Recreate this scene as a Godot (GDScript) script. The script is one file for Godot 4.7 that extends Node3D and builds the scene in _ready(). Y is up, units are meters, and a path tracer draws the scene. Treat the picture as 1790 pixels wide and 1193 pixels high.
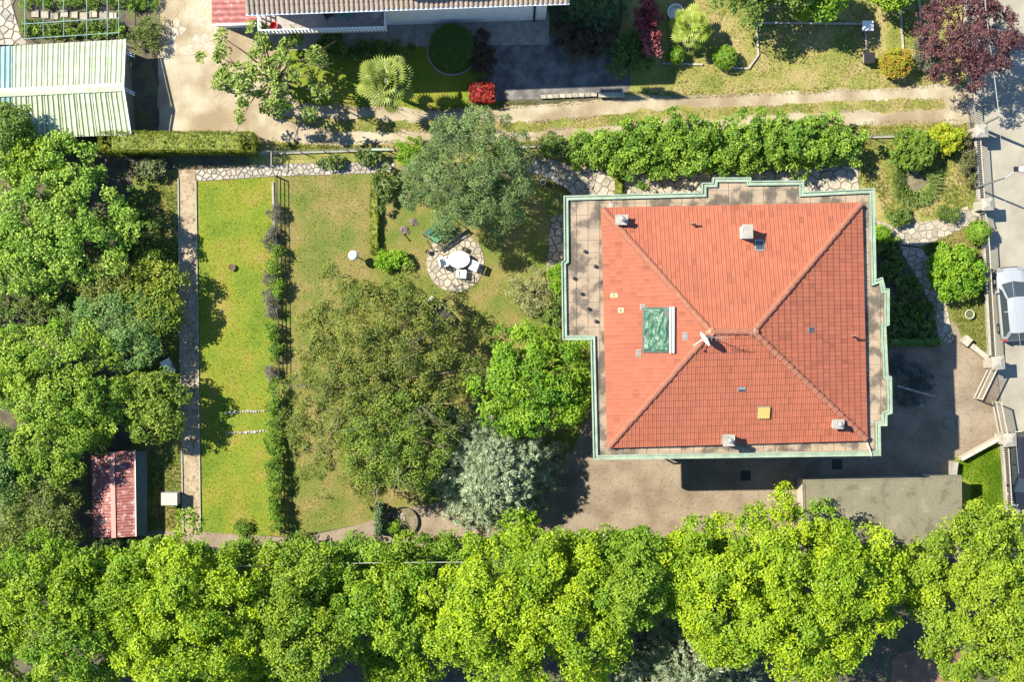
extends Node3D
# Aerial view straight down on a villa with a garden. Pixels of the photograph (1790 x 1193) are turned into metres by P(): 30 px to a metre on the ground, seen from EYE metres up.
const S := 30.0
const CX := 895.0
const CY := 596.5
const EYE := 83.0
var rng := RandomNumberGenerator.new()
var used := {}
var M := {}
var leaf_index := PackedInt32Array()

func P(px: float, py: float, h := 0.0) -> Vector3:
	var f := (1.0 - h / EYE) / S
	return Vector3((px - CX) * f, h, (py - CY) * f)

func P2(px: float, py: float, h := 0.0) -> Vector2:
	var p := P(px, py, h)
	return Vector2(p.x, p.z)

func poly(px: Array, h := 0.0) -> PackedVector2Array:
	var out := PackedVector2Array()
	for i in range(0, px.size(), 2):
		out.append(P2(px[i], px[i + 1], h))
	return out

class MB:
	var v := PackedVector3Array()
	var c := PackedColorArray()
	var col := Color.WHITE
	var o := Vector3.ZERO
	func tri(a: Vector3, b: Vector3, d: Vector3) -> void:
		v.append(a - o); v.append(b - o); v.append(d - o)
		c.append(col); c.append(col); c.append(col)
	func quad(a: Vector3, b: Vector3, d: Vector3, e: Vector3) -> void:
		tri(a, b, d); tri(a, d, e)
	func box(m: Vector3, s: Vector3, t := Basis()) -> void:
		var k := []
		for i in 8:
			k.append(m + t * (Vector3((i & 1) - 0.5, ((i >> 1) & 1) - 0.5, ((i >> 2) & 1) - 0.5) * s))
		quad(k[0], k[4], k[6], k[2]); quad(k[5], k[1], k[3], k[7]); quad(k[2], k[6], k[7], k[3])
		quad(k[0], k[1], k[5], k[4]); quad(k[4], k[5], k[7], k[6]); quad(k[1], k[0], k[2], k[3])
	func bar(a: Vector3, b: Vector3, w: float, h: float) -> void:
		var z := (b - a).normalized()
		var x := Vector3.UP.cross(z)
		x = Vector3.RIGHT if x.length() < 0.01 else x.normalized()
		box((a + b) / 2.0, Vector3(w, h, (b - a).length()), Basis(x, z.cross(x), z))
	func tube(a: Vector3, b: Vector3, r0: float, r1: float, n := 6, cap := true) -> void:
		var z := (b - a).normalized()
		var x := z.cross(Vector3.UP if absf(z.y) < 0.9 else Vector3.RIGHT).normalized()
		var y := z.cross(x)
		for i in n:
			var p := TAU * i / n
			var q := TAU * (i + 1) / n
			var dp := x * cos(p) + y * sin(p)
			var dq := x * cos(q) + y * sin(q)
			quad(a + dp * r0, a + dq * r0, b + dq * r1, b + dp * r1)
			if cap:
				tri(b, b + dp * r1, b + dq * r1); tri(a, a + dq * r0, a + dp * r0)
	func prism(p: PackedVector2Array, y0: float, y1: float, bevel := 0.0) -> void:
		var t := p
		if bevel > 0.0:
			var cut := Geometry2D.offset_polygon(p, -bevel)
			if cut.size() == 1 and cut[0].size() == p.size():
				var best := 0
				for i in cut[0].size():
					if cut[0][i].distance_squared_to(p[0]) < cut[0][best].distance_squared_to(p[0]):
						best = i
				t = PackedVector2Array()
				for i in p.size():
					t.append(cut[0][(best + i) % p.size()])
		var ids := Geometry2D.triangulate_polygon(t)
		for i in range(0, ids.size(), 3):
			tri(Vector3(t[ids[i]].x, y1, t[ids[i]].y), Vector3(t[ids[i + 1]].x, y1, t[ids[i + 1]].y), Vector3(t[ids[i + 2]].x, y1, t[ids[i + 2]].y))
		for i in p.size():
			var j := (i + 1) % p.size()
			quad(Vector3(p[i].x, y0, p[i].y), Vector3(p[j].x, y0, p[j].y), Vector3(t[j].x, y1, t[j].y), Vector3(t[i].x, y1, t[i].y))
	func lathe(at: Vector3, prof: Array, n := 14) -> void:
		for k in prof.size() - 1:
			var a: Vector2 = prof[k]
			var b: Vector2 = prof[k + 1]
			for i in n:
				var p := TAU * i / n
				var q := TAU * (i + 1) / n
				var u := Vector3(cos(p), 0, sin(p))
				var w := Vector3(cos(q), 0, sin(q))
				quad(at + u * a.x + Vector3(0, a.y, 0), at + w * a.x + Vector3(0, a.y, 0), at + w * b.x + Vector3(0, b.y, 0), at + u * b.x + Vector3(0, b.y, 0))
	func grid(rows: Array) -> void:
		for k in rows.size() - 1:
			var a: PackedVector3Array = rows[k]
			var b: PackedVector3Array = rows[k + 1]
			for i in a.size() - 1:
				quad(a[i], b[i], b[i + 1], a[i + 1])
	func mesh(smooth := false) -> ArrayMesh:
		if smooth:
			var st := SurfaceTool.new()
			st.begin(Mesh.PRIMITIVE_TRIANGLES)
			for i in v.size():
				st.set_color(c[i]); st.add_vertex(v[i])
			st.generate_normals()
			return st.commit()
		var a := []
		a.resize(Mesh.ARRAY_MAX)
		a[Mesh.ARRAY_VERTEX] = v
		a[Mesh.ARRAY_COLOR] = c
		var m := ArrayMesh.new()
		m.add_surface_from_arrays(Mesh.PRIMITIVE_TRIANGLES, a)
		return m

func numbered(n: String) -> String:
	if not used.has(n):
		used[n] = 0
		return n
	used[n] += 1
	return "%s_%03d" % [n, used[n]]

func tag(o: Node, label: String, category: String, group := "") -> void:
	o.set_meta("label", label); o.set_meta("category", category)
	if group:
		o.set_meta("group", group)

func thing(called: String, label: String, category: String, at := Vector3.ZERO, group := "") -> Node3D:
	var o := Node3D.new()
	o.name = numbered(called)
	add_child(o)
	o.position = at
	tag(o, label, category, group)
	return o

func part(parent: Node3D, called: String, mesh: Mesh, m: Material, at := Transform3D()) -> MeshInstance3D:
	var o := MeshInstance3D.new()
	o.name = called
	o.mesh = mesh
	o.material_override = m
	parent.add_child(o, true)
	o.transform = at
	return o

func struct(called: String, mesh: Mesh, m: Material) -> MeshInstance3D:
	var o := MeshInstance3D.new()
	o.name = numbered(called)
	o.mesh = mesh
	o.material_override = m
	add_child(o)
	o.set_meta("kind", "structure")
	return o

func lin(r: float, g: float, b: float) -> Color:
	return Color(r, g, b).linear_to_srgb()

func mat(r: float, g: float, b: float, rough := 0.85, metal := 0.0) -> StandardMaterial3D:
	var m := StandardMaterial3D.new()
	m.albedo_color = lin(r, g, b)
	m.roughness = rough
	m.metallic = metal
	m.vertex_color_use_as_albedo = true
	return m

func ntex(sd: int, feature_px: float, cols: Array, offs: Array, size := 512, octaves := 4, cells := false) -> NoiseTexture2D:
	var n := FastNoiseLite.new()
	n.seed = sd
	n.frequency = 1.0 / feature_px
	n.fractal_octaves = octaves
	n.fractal_gain = 0.55
	n.noise_type = FastNoiseLite.TYPE_CELLULAR if cells else FastNoiseLite.TYPE_SIMPLEX_SMOOTH
	var g := Gradient.new()
	var cc := PackedColorArray()
	for k in cols:
		cc.append(lin(k[0], k[1], k[2]))
	g.offsets = PackedFloat32Array(offs)
	g.colors = cc
	var t := NoiseTexture2D.new()
	t.width = size
	t.height = size
	t.seamless = true
	t.noise = n
	t.color_ramp = g
	return t

# A surface with a coarse colour pattern (features of `feature` metres, repeating every `period`) and a fine grain over it.
func surf(sd: int, cols: Array, offs: Array, period: float, feature: float, grain_lo := 0.6, grain_period := 6.0, grain := 0.1, rough := 0.92, size := 512, relief := 0.0) -> StandardMaterial3D:
	var m := mat(1, 1, 1, rough)
	m.albedo_texture = ntex(sd, feature / period * size, cols, offs, size, 5)
	m.uv1_triplanar = true
	m.uv1_world_triplanar = true
	m.uv1_scale = Vector3.ONE / period
	m.uv1_offset = Vector3(0.137 * sd, 0.0, 0.219 * sd)
	if grain_lo < 1.0:
		m.detail_enabled = true
		m.detail_blend_mode = BaseMaterial3D.BLEND_MODE_MUL
		m.detail_uv_layer = BaseMaterial3D.DETAIL_UV_2
		m.detail_albedo = ntex(sd + 50, grain / grain_period * 512.0, [[grain_lo, grain_lo, grain_lo], [1, 1, 1]], [0.25, 0.75], 512, 3)
		m.uv2_triplanar = true
		m.uv2_world_triplanar = true
		m.uv2_scale = Vector3.ONE / grain_period
	return m

# Wobbles the outline of a patch of ground.
func rough_edge(p: PackedVector2Array, step := 0.35, amp := 0.12, sd := 1) -> PackedVector2Array:
	var n := FastNoiseLite.new()
	n.seed = sd
	n.frequency = 0.5
	n.fractal_octaves = 5
	n.fractal_gain = 0.65
	var out := PackedVector2Array()
	for i in p.size():
		var a := p[i]
		var b := p[(i + 1) % p.size()]
		var k := maxi(1, int(a.distance_to(b) / step))
		for j in k:
			var q := a.lerp(b, float(j) / k)
			out.append(q + Vector2(n.get_noise_2d(q.x, q.y), n.get_noise_2d(q.x + 91.0, q.y + 37.0)) * amp * 2.0)
	return out

func sheet(called: String, p: PackedVector2Array, y: float, m: Material, wobble := 0.0, sd := 1) -> MeshInstance3D:
	var q := rough_edge(p, 0.16, wobble, sd) if wobble > 0.0 else p
	var b := MB.new()
	var ids := Geometry2D.triangulate_polygon(q)
	if ids.is_empty():
		q = p
		ids = Geometry2D.triangulate_polygon(q)
	for i in range(0, ids.size(), 3):
		b.tri(Vector3(q[ids[i]].x, y, q[ids[i]].y), Vector3(q[ids[i + 1]].x, y, q[ids[i + 1]].y), Vector3(q[ids[i + 2]].x, y, q[ids[i + 2]].y))
	return struct(called, b.mesh(), m)

# Irregular flat stones that fill a patch, each one a part of the patch.
func stones(base: Node3D, region: PackedVector2Array, cell: float, gap: float, y: float, thick: float, mats: Array, called := "stone", square := false) -> int:
	var lo := region[0]
	var hi := region[0]
	for q in region:
		lo = lo.min(q); hi = hi.max(q)
	var sites := []
	var nx := int((hi.x - lo.x) / cell) + 3
	var nz := int((hi.y - lo.y) / cell) + 3
	var at := {}
	for j in nz:
		for i in nx:
			var jig := 0.18 if square else 0.42
			var q := lo + Vector2((i - 1 + (0.5 if j % 2 else 0.0) + rng.randf_range(-jig, jig)) * cell, (j - 1 + rng.randf_range(-jig, jig)) * cell)
			at[Vector2i(i, j)] = q
	var n := 0
	for key: Vector2i in at:
		var s: Vector2 = at[key]
		var cellp := PackedVector2Array([s + Vector2(-2, -2) * cell, s + Vector2(2, -2) * cell, s + Vector2(2, 2) * cell, s + Vector2(-2, 2) * cell])
		for dj in range(-2, 3):
			for di in range(-2, 3):
				var nb := key + Vector2i(di, dj)
				if nb == key or not at.has(nb):
					continue
				var t: Vector2 = at[nb]
				cellp = half_plane(cellp, (s + t) / 2.0, (t - s).normalized())
				if cellp.size() < 3:
					break
			if cellp.size() < 3:
				break
		if cellp.size() < 3:
			continue
		for piece in Geometry2D.intersect_polygons(cellp, region):
			for cut in Geometry2D.offset_polygon(piece, -gap / 2.0, Geometry2D.JOIN_MITER):
				if cut.size() < 3 or area(cut) < cell * cell * 0.12:
					continue
				var b := MB.new()
				var m := Vector2.ZERO
				for q in cut:
					m += q / cut.size()
				b.o = Vector3(m.x, y, m.y)
				b.prism(cut, y, y + thick * rng.randf_range(0.7, 1.2), 0.015)
				part(base, called, b.mesh(), mats[rng.randi() % mats.size()], Transform3D(Basis(), b.o - base.position))
				n += 1
	return n

func area(p: PackedVector2Array) -> float:
	var a := 0.0
	for i in p.size():
		a += p[i].cross(p[(i + 1) % p.size()])
	return absf(a) / 2.0

func half_plane(p: PackedVector2Array, at: Vector2, n: Vector2) -> PackedVector2Array:
	var out := PackedVector2Array()
	for i in p.size():
		var a := p[i]
		var b := p[(i + 1) % p.size()]
		var da := (a - at).dot(n)
		var db := (b - at).dot(n)
		if da <= 0.0:
			out.append(a)
		if (da < 0.0 and db > 0.0) or (da > 0.0 and db < 0.0):
			out.append(a.lerp(b, da / (da - db)))
	return out

# ---------------------------------------------------------------- foliage
func unit() -> Vector3:
	var z := rng.randf_range(-1, 1)
	var a := rng.randf() * TAU
	var r := sqrt(1.0 - z * z)
	return Vector3(r * cos(a), z, r * sin(a))

func frame(y: Vector3, spin := -1.0) -> Basis:
	y = y.normalized()
	var x := y.cross(Vector3(0.3, 0.2, 0.9)).normalized()
	var b := Basis(x, y, x.cross(y))
	return Basis(y, rng.randf() * TAU if spin < 0.0 else spin) * b

# n small folded leaves round a point; y is outwards.
func sprig(n: int, rad: float, ln: float, wd: float, wild: float) -> PackedVector3Array:
	var out := PackedVector3Array()
	for i in n:
		var p := unit() * rad * pow(rng.randf(), 0.4)
		p.y *= 0.6
		var nn := (Vector3.UP + unit() * wild).normalized()
		var d := nn.cross(unit()).normalized()
		var s := nn.cross(d)
		var l := ln * rng.randf_range(0.75, 1.2)
		var w := wd * rng.randf_range(0.8, 1.2)
		out.append(p - d * l * 0.5)
		out.append(p - s * w * 0.5 + nn * w * 0.18 + d * l * 0.05)
		out.append(p + d * l * 0.5 - nn * l * 0.12)
		out.append(p + s * w * 0.5 + nn * w * 0.18 + d * l * 0.05)
	return out

# n narrow blades that fan out from a point along +y.
func spray(n: int, ln: float, wd: float, spread: float) -> PackedVector3Array:
	var out := PackedVector3Array()
	for i in n:
		var d := (Vector3.UP + unit() * spread).normalized()
		var s := d.cross(unit()).normalized() * wd * 0.5
		var l := ln * rng.randf_range(0.6, 1.1)
		var p := unit() * ln * 0.15
		out.append(p)
		out.append(p + d * l * 0.45 - s)
		out.append(p + d * l)
		out.append(p + d * l * 0.45 + s)
	return out

class Leaves:
	var v := PackedVector3Array()
	var c := PackedColorArray()
	func add(t: Transform3D, cl: PackedVector3Array, col: Color) -> void:
		v.append_array(t * cl)
		var k := PackedColorArray()
		k.resize(cl.size())
		k.fill(col)
		c.append_array(k)

func leaf_mesh(l: Leaves) -> ArrayMesh:
	var n := l.v.size() / 4
	while leaf_index.size() < n * 6:
		var b := leaf_index.size() / 6 * 4
		leaf_index.append_array(PackedInt32Array([b, b + 1, b + 2, b, b + 2, b + 3]))
	var a := []
	a.resize(Mesh.ARRAY_MAX)
	a[Mesh.ARRAY_VERTEX] = l.v
	a[Mesh.ARRAY_COLOR] = l.c
	a[Mesh.ARRAY_INDEX] = leaf_index.slice(0, n * 6)
	var m := ArrayMesh.new()
	m.add_surface_from_arrays(Mesh.PRIMITIVE_TRIANGLES, a)
	return m

func tint(a: Color, b: Color, t: float, vary := 0.18) -> Color:
	var k := a.lerp(b, clampf(t, 0.0, 1.0)) * rng.randf_range(1.0 - vary, 1.0 + vary)
	k.a = 1.0
	return k

var sprig_cache := {}
func sprigs(k: Dictionary) -> Array:
	var key := str(k.get("n", 8), k.rad, k.ln, k.wd, k.get("wild", 0.8))
	if not sprig_cache.has(key):
		var list := []
		for i in 8:
			list.append(sprig(k.get("n", 8), k.rad, k.ln, k.wd, k.get("wild", 0.8)))
		sprig_cache[key] = list
	return sprig_cache[key]

# A crown: clumps over an uneven ellipsoid, each clump covered in sprigs of leaves. Returns [mesh, clump centres].
func crown(r: Vector3, k: Dictionary, middle: Vector3) -> Array:
	var l := Leaves.new()
	var list := sprigs(k)
	var cr: float = k.clump
	var low: float = k.get("low", -0.25)
	var lobes := FastNoiseLite.new()
	lobes.seed = rng.randi() % 10000
	lobes.frequency = 0.9
	var rm := pow(r.x * r.y * r.z, 1.0 / 3.0)
	var total := int(k.get("cover", 1.5) * TAU * (1.0 - low) * rm * rm / (PI * cr * cr)) + 3
	var per := int(k.get("dens", 7.0) * TAU * cr * cr) + 1
	var centres := []
	for i in total:
		var y := 1.0 - (1.0 - low) * (i + 0.5) / total
		var a := i * 2.399963 + rng.randf_range(-0.3, 0.3)
		var f := sqrt(maxf(0.0, 1.0 - y * y))
		var d := Vector3(f * cos(a), y, f * sin(a))
		var inner: bool = rng.randf() < k.get("inner", 0.22)
		var reach: float = (1.0 + lobes.get_noise_3dv(d * 1.3) * k.get("lobe", 0.35)) * (rng.randf_range(0.35, 0.7) if inner else rng.randf_range(0.78, 1.0))
		var c := middle + d * r * reach - d * cr * 0.3
		if rng.randf() < k.get("gap", 0.06):
			continue
		centres.append(c)
		var size := cr * rng.randf_range(0.65, 1.3)
		var t := rng.randf()
		for j in per:
			var e := (d * 0.45 + unit() + Vector3(0, 0.25, 0)).normalized()
			var p := c + e * size * rng.randf_range(0.55, 1.08) * Vector3(1, 0.85, 1)
			if p.y < 0.05:
				continue
			l.add(Transform3D(frame(e + Vector3(0, 0.5, 0)), p), list[rng.randi() % list.size()], tint(k.c1, k.c2, t + rng.randf_range(-0.35, 0.35)))
	return [leaf_mesh(l), centres]

func limbs(b: MB, h0: float, r0: float, centres: Array, count: int, twigs := 0) -> void:
	var fork := Vector3(0, h0, 0)
	b.tube(Vector3(0, -0.05, 0), fork, r0 * 1.25, r0, 8, false)
	if centres.is_empty():
		return
	for i in count:
		var c: Vector3 = centres[(i * 7 + 3) % centres.size()]
		var m := fork.lerp(c, 0.5) + Vector3(rng.randf_range(-0.2, 0.2), 0.15 * c.distance_to(fork), rng.randf_range(-0.2, 0.2))
		b.tube(fork, m, r0 * 0.6, r0 * 0.38, 5, false)
		b.tube(m, c, r0 * 0.38, r0 * 0.12, 5, false)
		for j in twigs:
			var e := c + (unit() + Vector3(0, 0.6, 0) + (c - fork).normalized() * 0.9) * rng.randf_range(0.5, 1.15)
			var f := m.lerp(c, rng.randf_range(0.3, 1.0))
			b.tube(f, e, r0 * 0.1 + 0.006, 0.008, 3, false)

# A tree or shrub whose crown shows at px, py with half-widths rx, rz (pixels) and whose top is h metres up.
func tree(called: String, label: String, category: String, px: float, py: float, rx: float, rz: float, h: float, kind: String, group := "", over := {}) -> Node3D:
	var k: Dictionary = M.kinds[kind].duplicate()
	k.merge(over, true)
	var bare: float = k.get("bare", 0.3) * h
	var ry := (h - bare) / 2.0
	var hw := bare + ry * 1.0
	var o := thing(called, label, category, Vector3.ZERO, group)
	var at := P(px, py, hw)
	o.position = Vector3(at.x, 0, at.z)
	var f := (1.0 - hw / EYE) / S
	var made := crown(Vector3(rx * f, ry, rz * f), k, Vector3(0, bare + ry, 0))
	part(o, "crown", made[0], k.get("material", M.leaf))
	var b := MB.new()
	limbs(b, maxf(bare * 0.9, 0.15), k.get("trunk", clampf(h * 0.022, 0.02, 0.24)), made[1], k.get("limbs", 9), k.get("twigs", 0))
	part(o, "trunk", b.mesh(), k.get("bark", M.bark))
	return o

# A clipped hedge or ball: leaves over a box with rounded edges (square) or an ellipsoid.
func clipped(called: String, label: String, category: String, at: Vector3, half: Vector3, kind: String, round_shape: bool, turn := 0.0, group := "") -> Node3D:
	var k: Dictionary = M.kinds[kind]
	var o := thing(called, label, category, at, group)
	o.rotation.y = turn
	var l := Leaves.new()
	var list := sprigs(k)
	var n := int(k.get("dens", 30.0) * (4.0 * half.x * half.z + 8.0 * half.y * (half.x + half.z)) * (0.65 if round_shape else 1.0))
	var lobes := FastNoiseLite.new()
	lobes.seed = rng.randi() % 1000
	lobes.frequency = 0.8
	for i in n:
		var p: Vector3
		var e: Vector3
		if round_shape:
			e = unit()
			if e.y < -0.6:
				continue
			p = e * half * (1.0 + lobes.get_noise_3dv(e * 2.0) * 0.12)
		else:
			var s := [4.0 * half.x * half.z, 4.0 * half.x * half.y * 2.0, 4.0 * half.z * half.y * 2.0]
			var w: float = rng.randf() * (s[0] + s[1] + s[2])
			p = Vector3(rng.randf_range(-1, 1), rng.randf_range(-1, 1), rng.randf_range(-1, 1))
			if w < s[0]:
				p.y = 1.0; e = Vector3.UP
			elif w < s[0] + s[1]:
				p.z = signf(p.z); e = Vector3(0, 0, p.z)
			else:
				p.x = signf(p.x); e = Vector3(p.x, 0, 0)
			p = p * half
			p += Vector3(1, 1, 1) * lobes.get_noise_3dv(p + at) * 0.1
		p += unit() * k.get("loose", 0.03)
		p.y += half.y
		if p.y < 0.02:
			continue
		l.add(Transform3D(frame(e + unit() * 0.5), p), list[rng.randi() % list.size()], tint(k.c1, k.c2, rng.randf() * 0.6 + lobes.get_noise_3dv(p * 0.7 + at) * 1.2 + 0.2))
	part(o, "foliage", leaf_mesh(l), M.leaf)
	var b := MB.new()
	var sz := half * 0.84
	if round_shape:
		var prof := []
		for i in 9:
			var a := -PI / 2 + PI * i / 8.0
			prof.append(Vector2(maxf(0.001, cos(a)), sin(a)))
		var tmp := MB.new()
		tmp.lathe(Vector3.ZERO, prof, 12)
		for i in tmp.v.size():
			b.v.append(tmp.v[i] * sz + Vector3(0, half.y, 0))
			b.c.append(tint(k.c1, k.c2, 0.5, 0.0))
	else:
		b.col = tint(k.c1, k.c2, 0.5, 0.0)
		b.box(Vector3(0, half.y * 0.93, 0), Vector3(sz.x, half.y * 0.86, sz.z) * 2.0)
	part(o, "solid_core", b.mesh(), M.leaf)  # solid core in leaf colour, added so the foliage is not see-through
	return o

# A conifer with tiers of branches, each a line of needle sprays.
func conifer(called: String, label: String, px: float, py: float, rx: float, h: float, c1: Color, c2: Color, over := {}) -> Node3D:
	var o := thing(called, label, "tree")
	var hw := h * 0.35
	var at := P(px, py, hw)
	o.position = Vector3(at.x, 0, at.z)
	var r := rx / S * (1.0 - hw / EYE)
	var l := Leaves.new()
	var b := MB.new()
	b.tube(Vector3(0, -0.05, 0), Vector3(0, h * 0.97, 0), 0.17, 0.02, 7, false)
	var list := []
	for i in 8:
		list.append(spray(over.get("n", 16), over.get("ln", 0.34), over.get("wd", 0.05), over.get("spread", 0.75)))
	var tiers: int = over.get("tiers", 17)
	for t in tiers:
		var f := float(t) / (tiers - 1)
		var y := lerpf(h * 0.12, h * 0.97, pow(f, 0.9))
		var reach := r * pow(1.0 - f, over.get("taper", 0.75)) + 0.2
		var n := int(over.get("branches", 13) * (0.45 + 0.55 * (1.0 - f))) + 3
		for i in n:
			var a := TAU * (i + rng.randf_range(-0.3, 0.3)) / n + t * 0.7
			var len := reach * rng.randf_range(0.72, 1.08)
			var d := Vector3(cos(a), 0, sin(a))
			var tip := Vector3(0, y, 0) + d * len + Vector3(0, len * over.get("lift", -0.05), 0)
			b.tube(Vector3(0, y, 0), tip, 0.03, 0.008, 3, false)
			var steps := int(len / over.get("step", 0.2)) + 1
			var tt := rng.randf()
			for s in steps:
				var q := (s + 0.6) / (steps + 0.2)
				if q < 0.18:
					continue
				var p := Vector3(0, y, 0).lerp(tip, q)
				var w: float = over.get("wide", 0.32) * len * (1.0 - q) * 0.9 + 0.12
				for e in over.get("twins", 2):
					var side := d.cross(Vector3.UP) * rng.randf_range(-1, 1) * w
					var dir := d + side.normalized() * rng.randf_range(0.2, 0.9) + Vector3(0, rng.randf_range(0.0, 0.5), 0)
					l.add(Transform3D(frame(dir), p + side + Vector3(0, rng.randf_range(-0.06, 0.1), 0)), list[rng.randi() % 8], tint(c1, c2, tt + rng.randf_range(-0.4, 0.4)))
	part(o, "crown", leaf_mesh(l), M.leaf)
	part(o, "trunk", b.mesh(), M.bark)
	return o

func _ready() -> void:
	rng.seed = 20240611
	var cam := Camera3D.new()
	cam.name = "camera"
	add_child(cam)
	cam.position = Vector3(0, EYE, 0)
	cam.rotation_degrees = Vector3(-90, 0, 0)
	cam.fov = rad_to_deg(2.0 * atan(CY / (EYE * S)))
	cam.far = 600.0
	cam.current = true
	var env := Environment.new()
	env.background_mode = Environment.BG_SKY
	var air := ProceduralSkyMaterial.new()
	air.sky_top_color = Color(0.31, 0.44, 0.62)
	air.sky_horizon_color = Color(0.65, 0.73, 0.765)
	air.ground_bottom_color = Color(0.2, 0.2, 0.16)
	air.ground_horizon_color = Color(0.5, 0.55, 0.55)
	air.sky_energy_multiplier = 1.0
	air.sun_angle_max = 4.0
	env.sky = Sky.new()
	env.sky.sky_material = air
	env.tonemap_mode = Environment.TONE_MAPPER_LINEAR
	env.tonemap_exposure = 3.1
	env.sdfgi_enabled = true
	env.ssao_enabled = true
	env.ssil_enabled = true
	var we := WorldEnvironment.new()
	we.name = "world_environment"
	we.environment = env
	add_child(we)
	var sun := DirectionalLight3D.new()
	sun.name = "sun"
	sun.light_energy = 1.5
	sun.light_color = Color(1.0, 0.96, 0.88)
	sun.light_angular_distance = 0.5
	sun.shadow_enabled = true
	add_child(sun)
	sun.look_at_from_position(Vector3.ZERO, Vector3(0.777, -1.0, 0.322))
	materials()
	terrain()
	villa()
	garage()
	north_house()
	sheds()
	street()
	trees()
	garden()
	cars()
	small_things()
	grass()

func kind(name: String, d: Dictionary) -> void:
	for key in ["c1", "c2"]:
		var c: Array = d[key]
		d[key] = Color(c[0], c[1], c[2])
	M.kinds[name] = d

func materials() -> void:
	var leaf := mat(1, 1, 1, 0.55)
	leaf.backlight_enabled = true
	leaf.backlight = lin(0.7, 0.75, 0.35)
	M.leaf = leaf
	M.bark = surf(3, [[0.060, 0.045, 0.033], [0.120, 0.096, 0.072]], [0.2, 0.8], 2.0, 0.15, 0.6)
	M.pale_bark = surf(4, [[0.168, 0.144, 0.102], [0.241, 0.217, 0.168]], [0.2, 0.8], 2.0, 0.15, 0.7)
	M.kinds = {}
	# foliage kinds: leaf length and width, sprig radius, clump radius, colours between which leaves vary
	kind("lime", {"ln": 0.19, "wd": 0.115, "rad": 0.27, "n": 9, "clump": 0.75, "c1": [0.15, 0.27, 0.008], "c2": [0.325, 0.43, 0.01], "cover": 1.85, "dens": 10.0, "lobe": 0.38, "inner": 0.3, "gap": 0.03})
	kind("green", {"ln": 0.19, "wd": 0.115, "rad": 0.27, "n": 9, "clump": 0.75, "c1": [0.125, 0.245, 0.011], "c2": [0.265, 0.375, 0.016], "cover": 1.85, "dens": 10.0, "lobe": 0.38, "inner": 0.3, "gap": 0.03})
	kind("bright", {"ln": 0.18, "wd": 0.105, "rad": 0.24, "clump": 0.6, "c1": [0.1, 0.23, 0.01], "c2": [0.205, 0.335, 0.014], "cover": 1.8, "dens": 11.0, "lobe": 0.35, "inner": 0.3, "gap": 0.03})
	kind("walnut", {"ln": 0.22, "wd": 0.115, "rad": 0.27, "clump": 0.6, "c1": [0.135, 0.27, 0.025], "c2": [0.29, 0.41, 0.06], "cover": 1.9, "dens": 10.0, "lobe": 0.45, "inner": 0.3, "gap": 0.05})
	kind("olive", {"ln": 0.17, "wd": 0.075, "rad": 0.25, "clump": 0.55, "c1": [0.13, 0.17, 0.03], "c2": [0.23, 0.25, 0.055], "cover": 1.8, "dens": 11.0, "lobe": 0.45, "inner": 0.3, "gap": 0.03})
	kind("feather", {"ln": 0.22, "wd": 0.06, "rad": 0.25, "clump": 0.5, "c1": [0.13, 0.25, 0.065], "c2": [0.24, 0.36, 0.11], "cover": 1.9, "dens": 13.0, "lobe": 0.45, "inner": 0.3, "gap": 0.03})
	kind("pine", {"ln": 0.24, "wd": 0.045, "rad": 0.25, "clump": 0.5, "c1": [0.12, 0.185, 0.065], "c2": [0.23, 0.32, 0.115], "cover": 2.1, "dens": 14.0, "lobe": 0.6, "gap": 0.05})
	kind("plum", {"ln": 0.16, "wd": 0.075, "rad": 0.25, "clump": 0.5, "c1": [0.1, 0.145, 0.02], "c2": [0.215, 0.24, 0.04], "cover": 2.2, "dens": 11.0, "lobe": 0.4, "gap": 0.05, "inner": 0.42, "limbs": 34, "twigs": 4, "trunk": 0.1, "low": -0.1})
	kind("purple", {"ln": 0.16, "wd": 0.09, "rad": 0.24, "clump": 0.5, "c1": [0.068, 0.027, 0.034], "c2": [0.149, 0.061, 0.067], "cover": 1.7, "dens": 10.0, "lobe": 0.4})
	kind("maple", {"ln": 0.14, "wd": 0.08, "rad": 0.18, "clump": 0.3, "c1": [0.208, 0.027, 0.032], "c2": [0.288, 0.063, 0.072], "cover": 1.6, "dens": 16.0, "lobe": 0.4})
	kind("laurel", {"ln": 0.2, "wd": 0.095, "rad": 0.21, "clump": 0.34, "c1": [0.095, 0.21, 0.018], "c2": [0.25, 0.38, 0.045], "cover": 1.6, "dens": 17.0, "lobe": 1.0, "bare": 0.02, "wild": 1.1})
	kind("shrub", {"ln": 0.15, "wd": 0.08, "rad": 0.16, "clump": 0.28, "c1": [0.110, 0.198, 0.020], "c2": [0.220, 0.319, 0.040], "cover": 1.6, "dens": 22.0, "lobe": 0.4, "bare": 0.02})
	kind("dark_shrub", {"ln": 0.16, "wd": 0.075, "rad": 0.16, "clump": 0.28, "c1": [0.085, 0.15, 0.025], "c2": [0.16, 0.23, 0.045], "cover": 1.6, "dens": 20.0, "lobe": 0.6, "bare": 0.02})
	kind("pale_shrub", {"ln": 0.13, "wd": 0.05, "rad": 0.16, "clump": 0.26, "c1": [0.216, 0.237, 0.093], "c2": [0.324, 0.342, 0.153], "cover": 1.2, "dens": 20.0, "lobe": 0.4, "bare": 0.02})
	kind("yellow", {"ln": 0.14, "wd": 0.08, "rad": 0.15, "clump": 0.26, "c1": [0.247, 0.330, 0.010], "c2": [0.418, 0.420, 0.020], "cover": 1.6, "dens": 24.0, "lobe": 0.4, "bare": 0.02})
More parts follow.
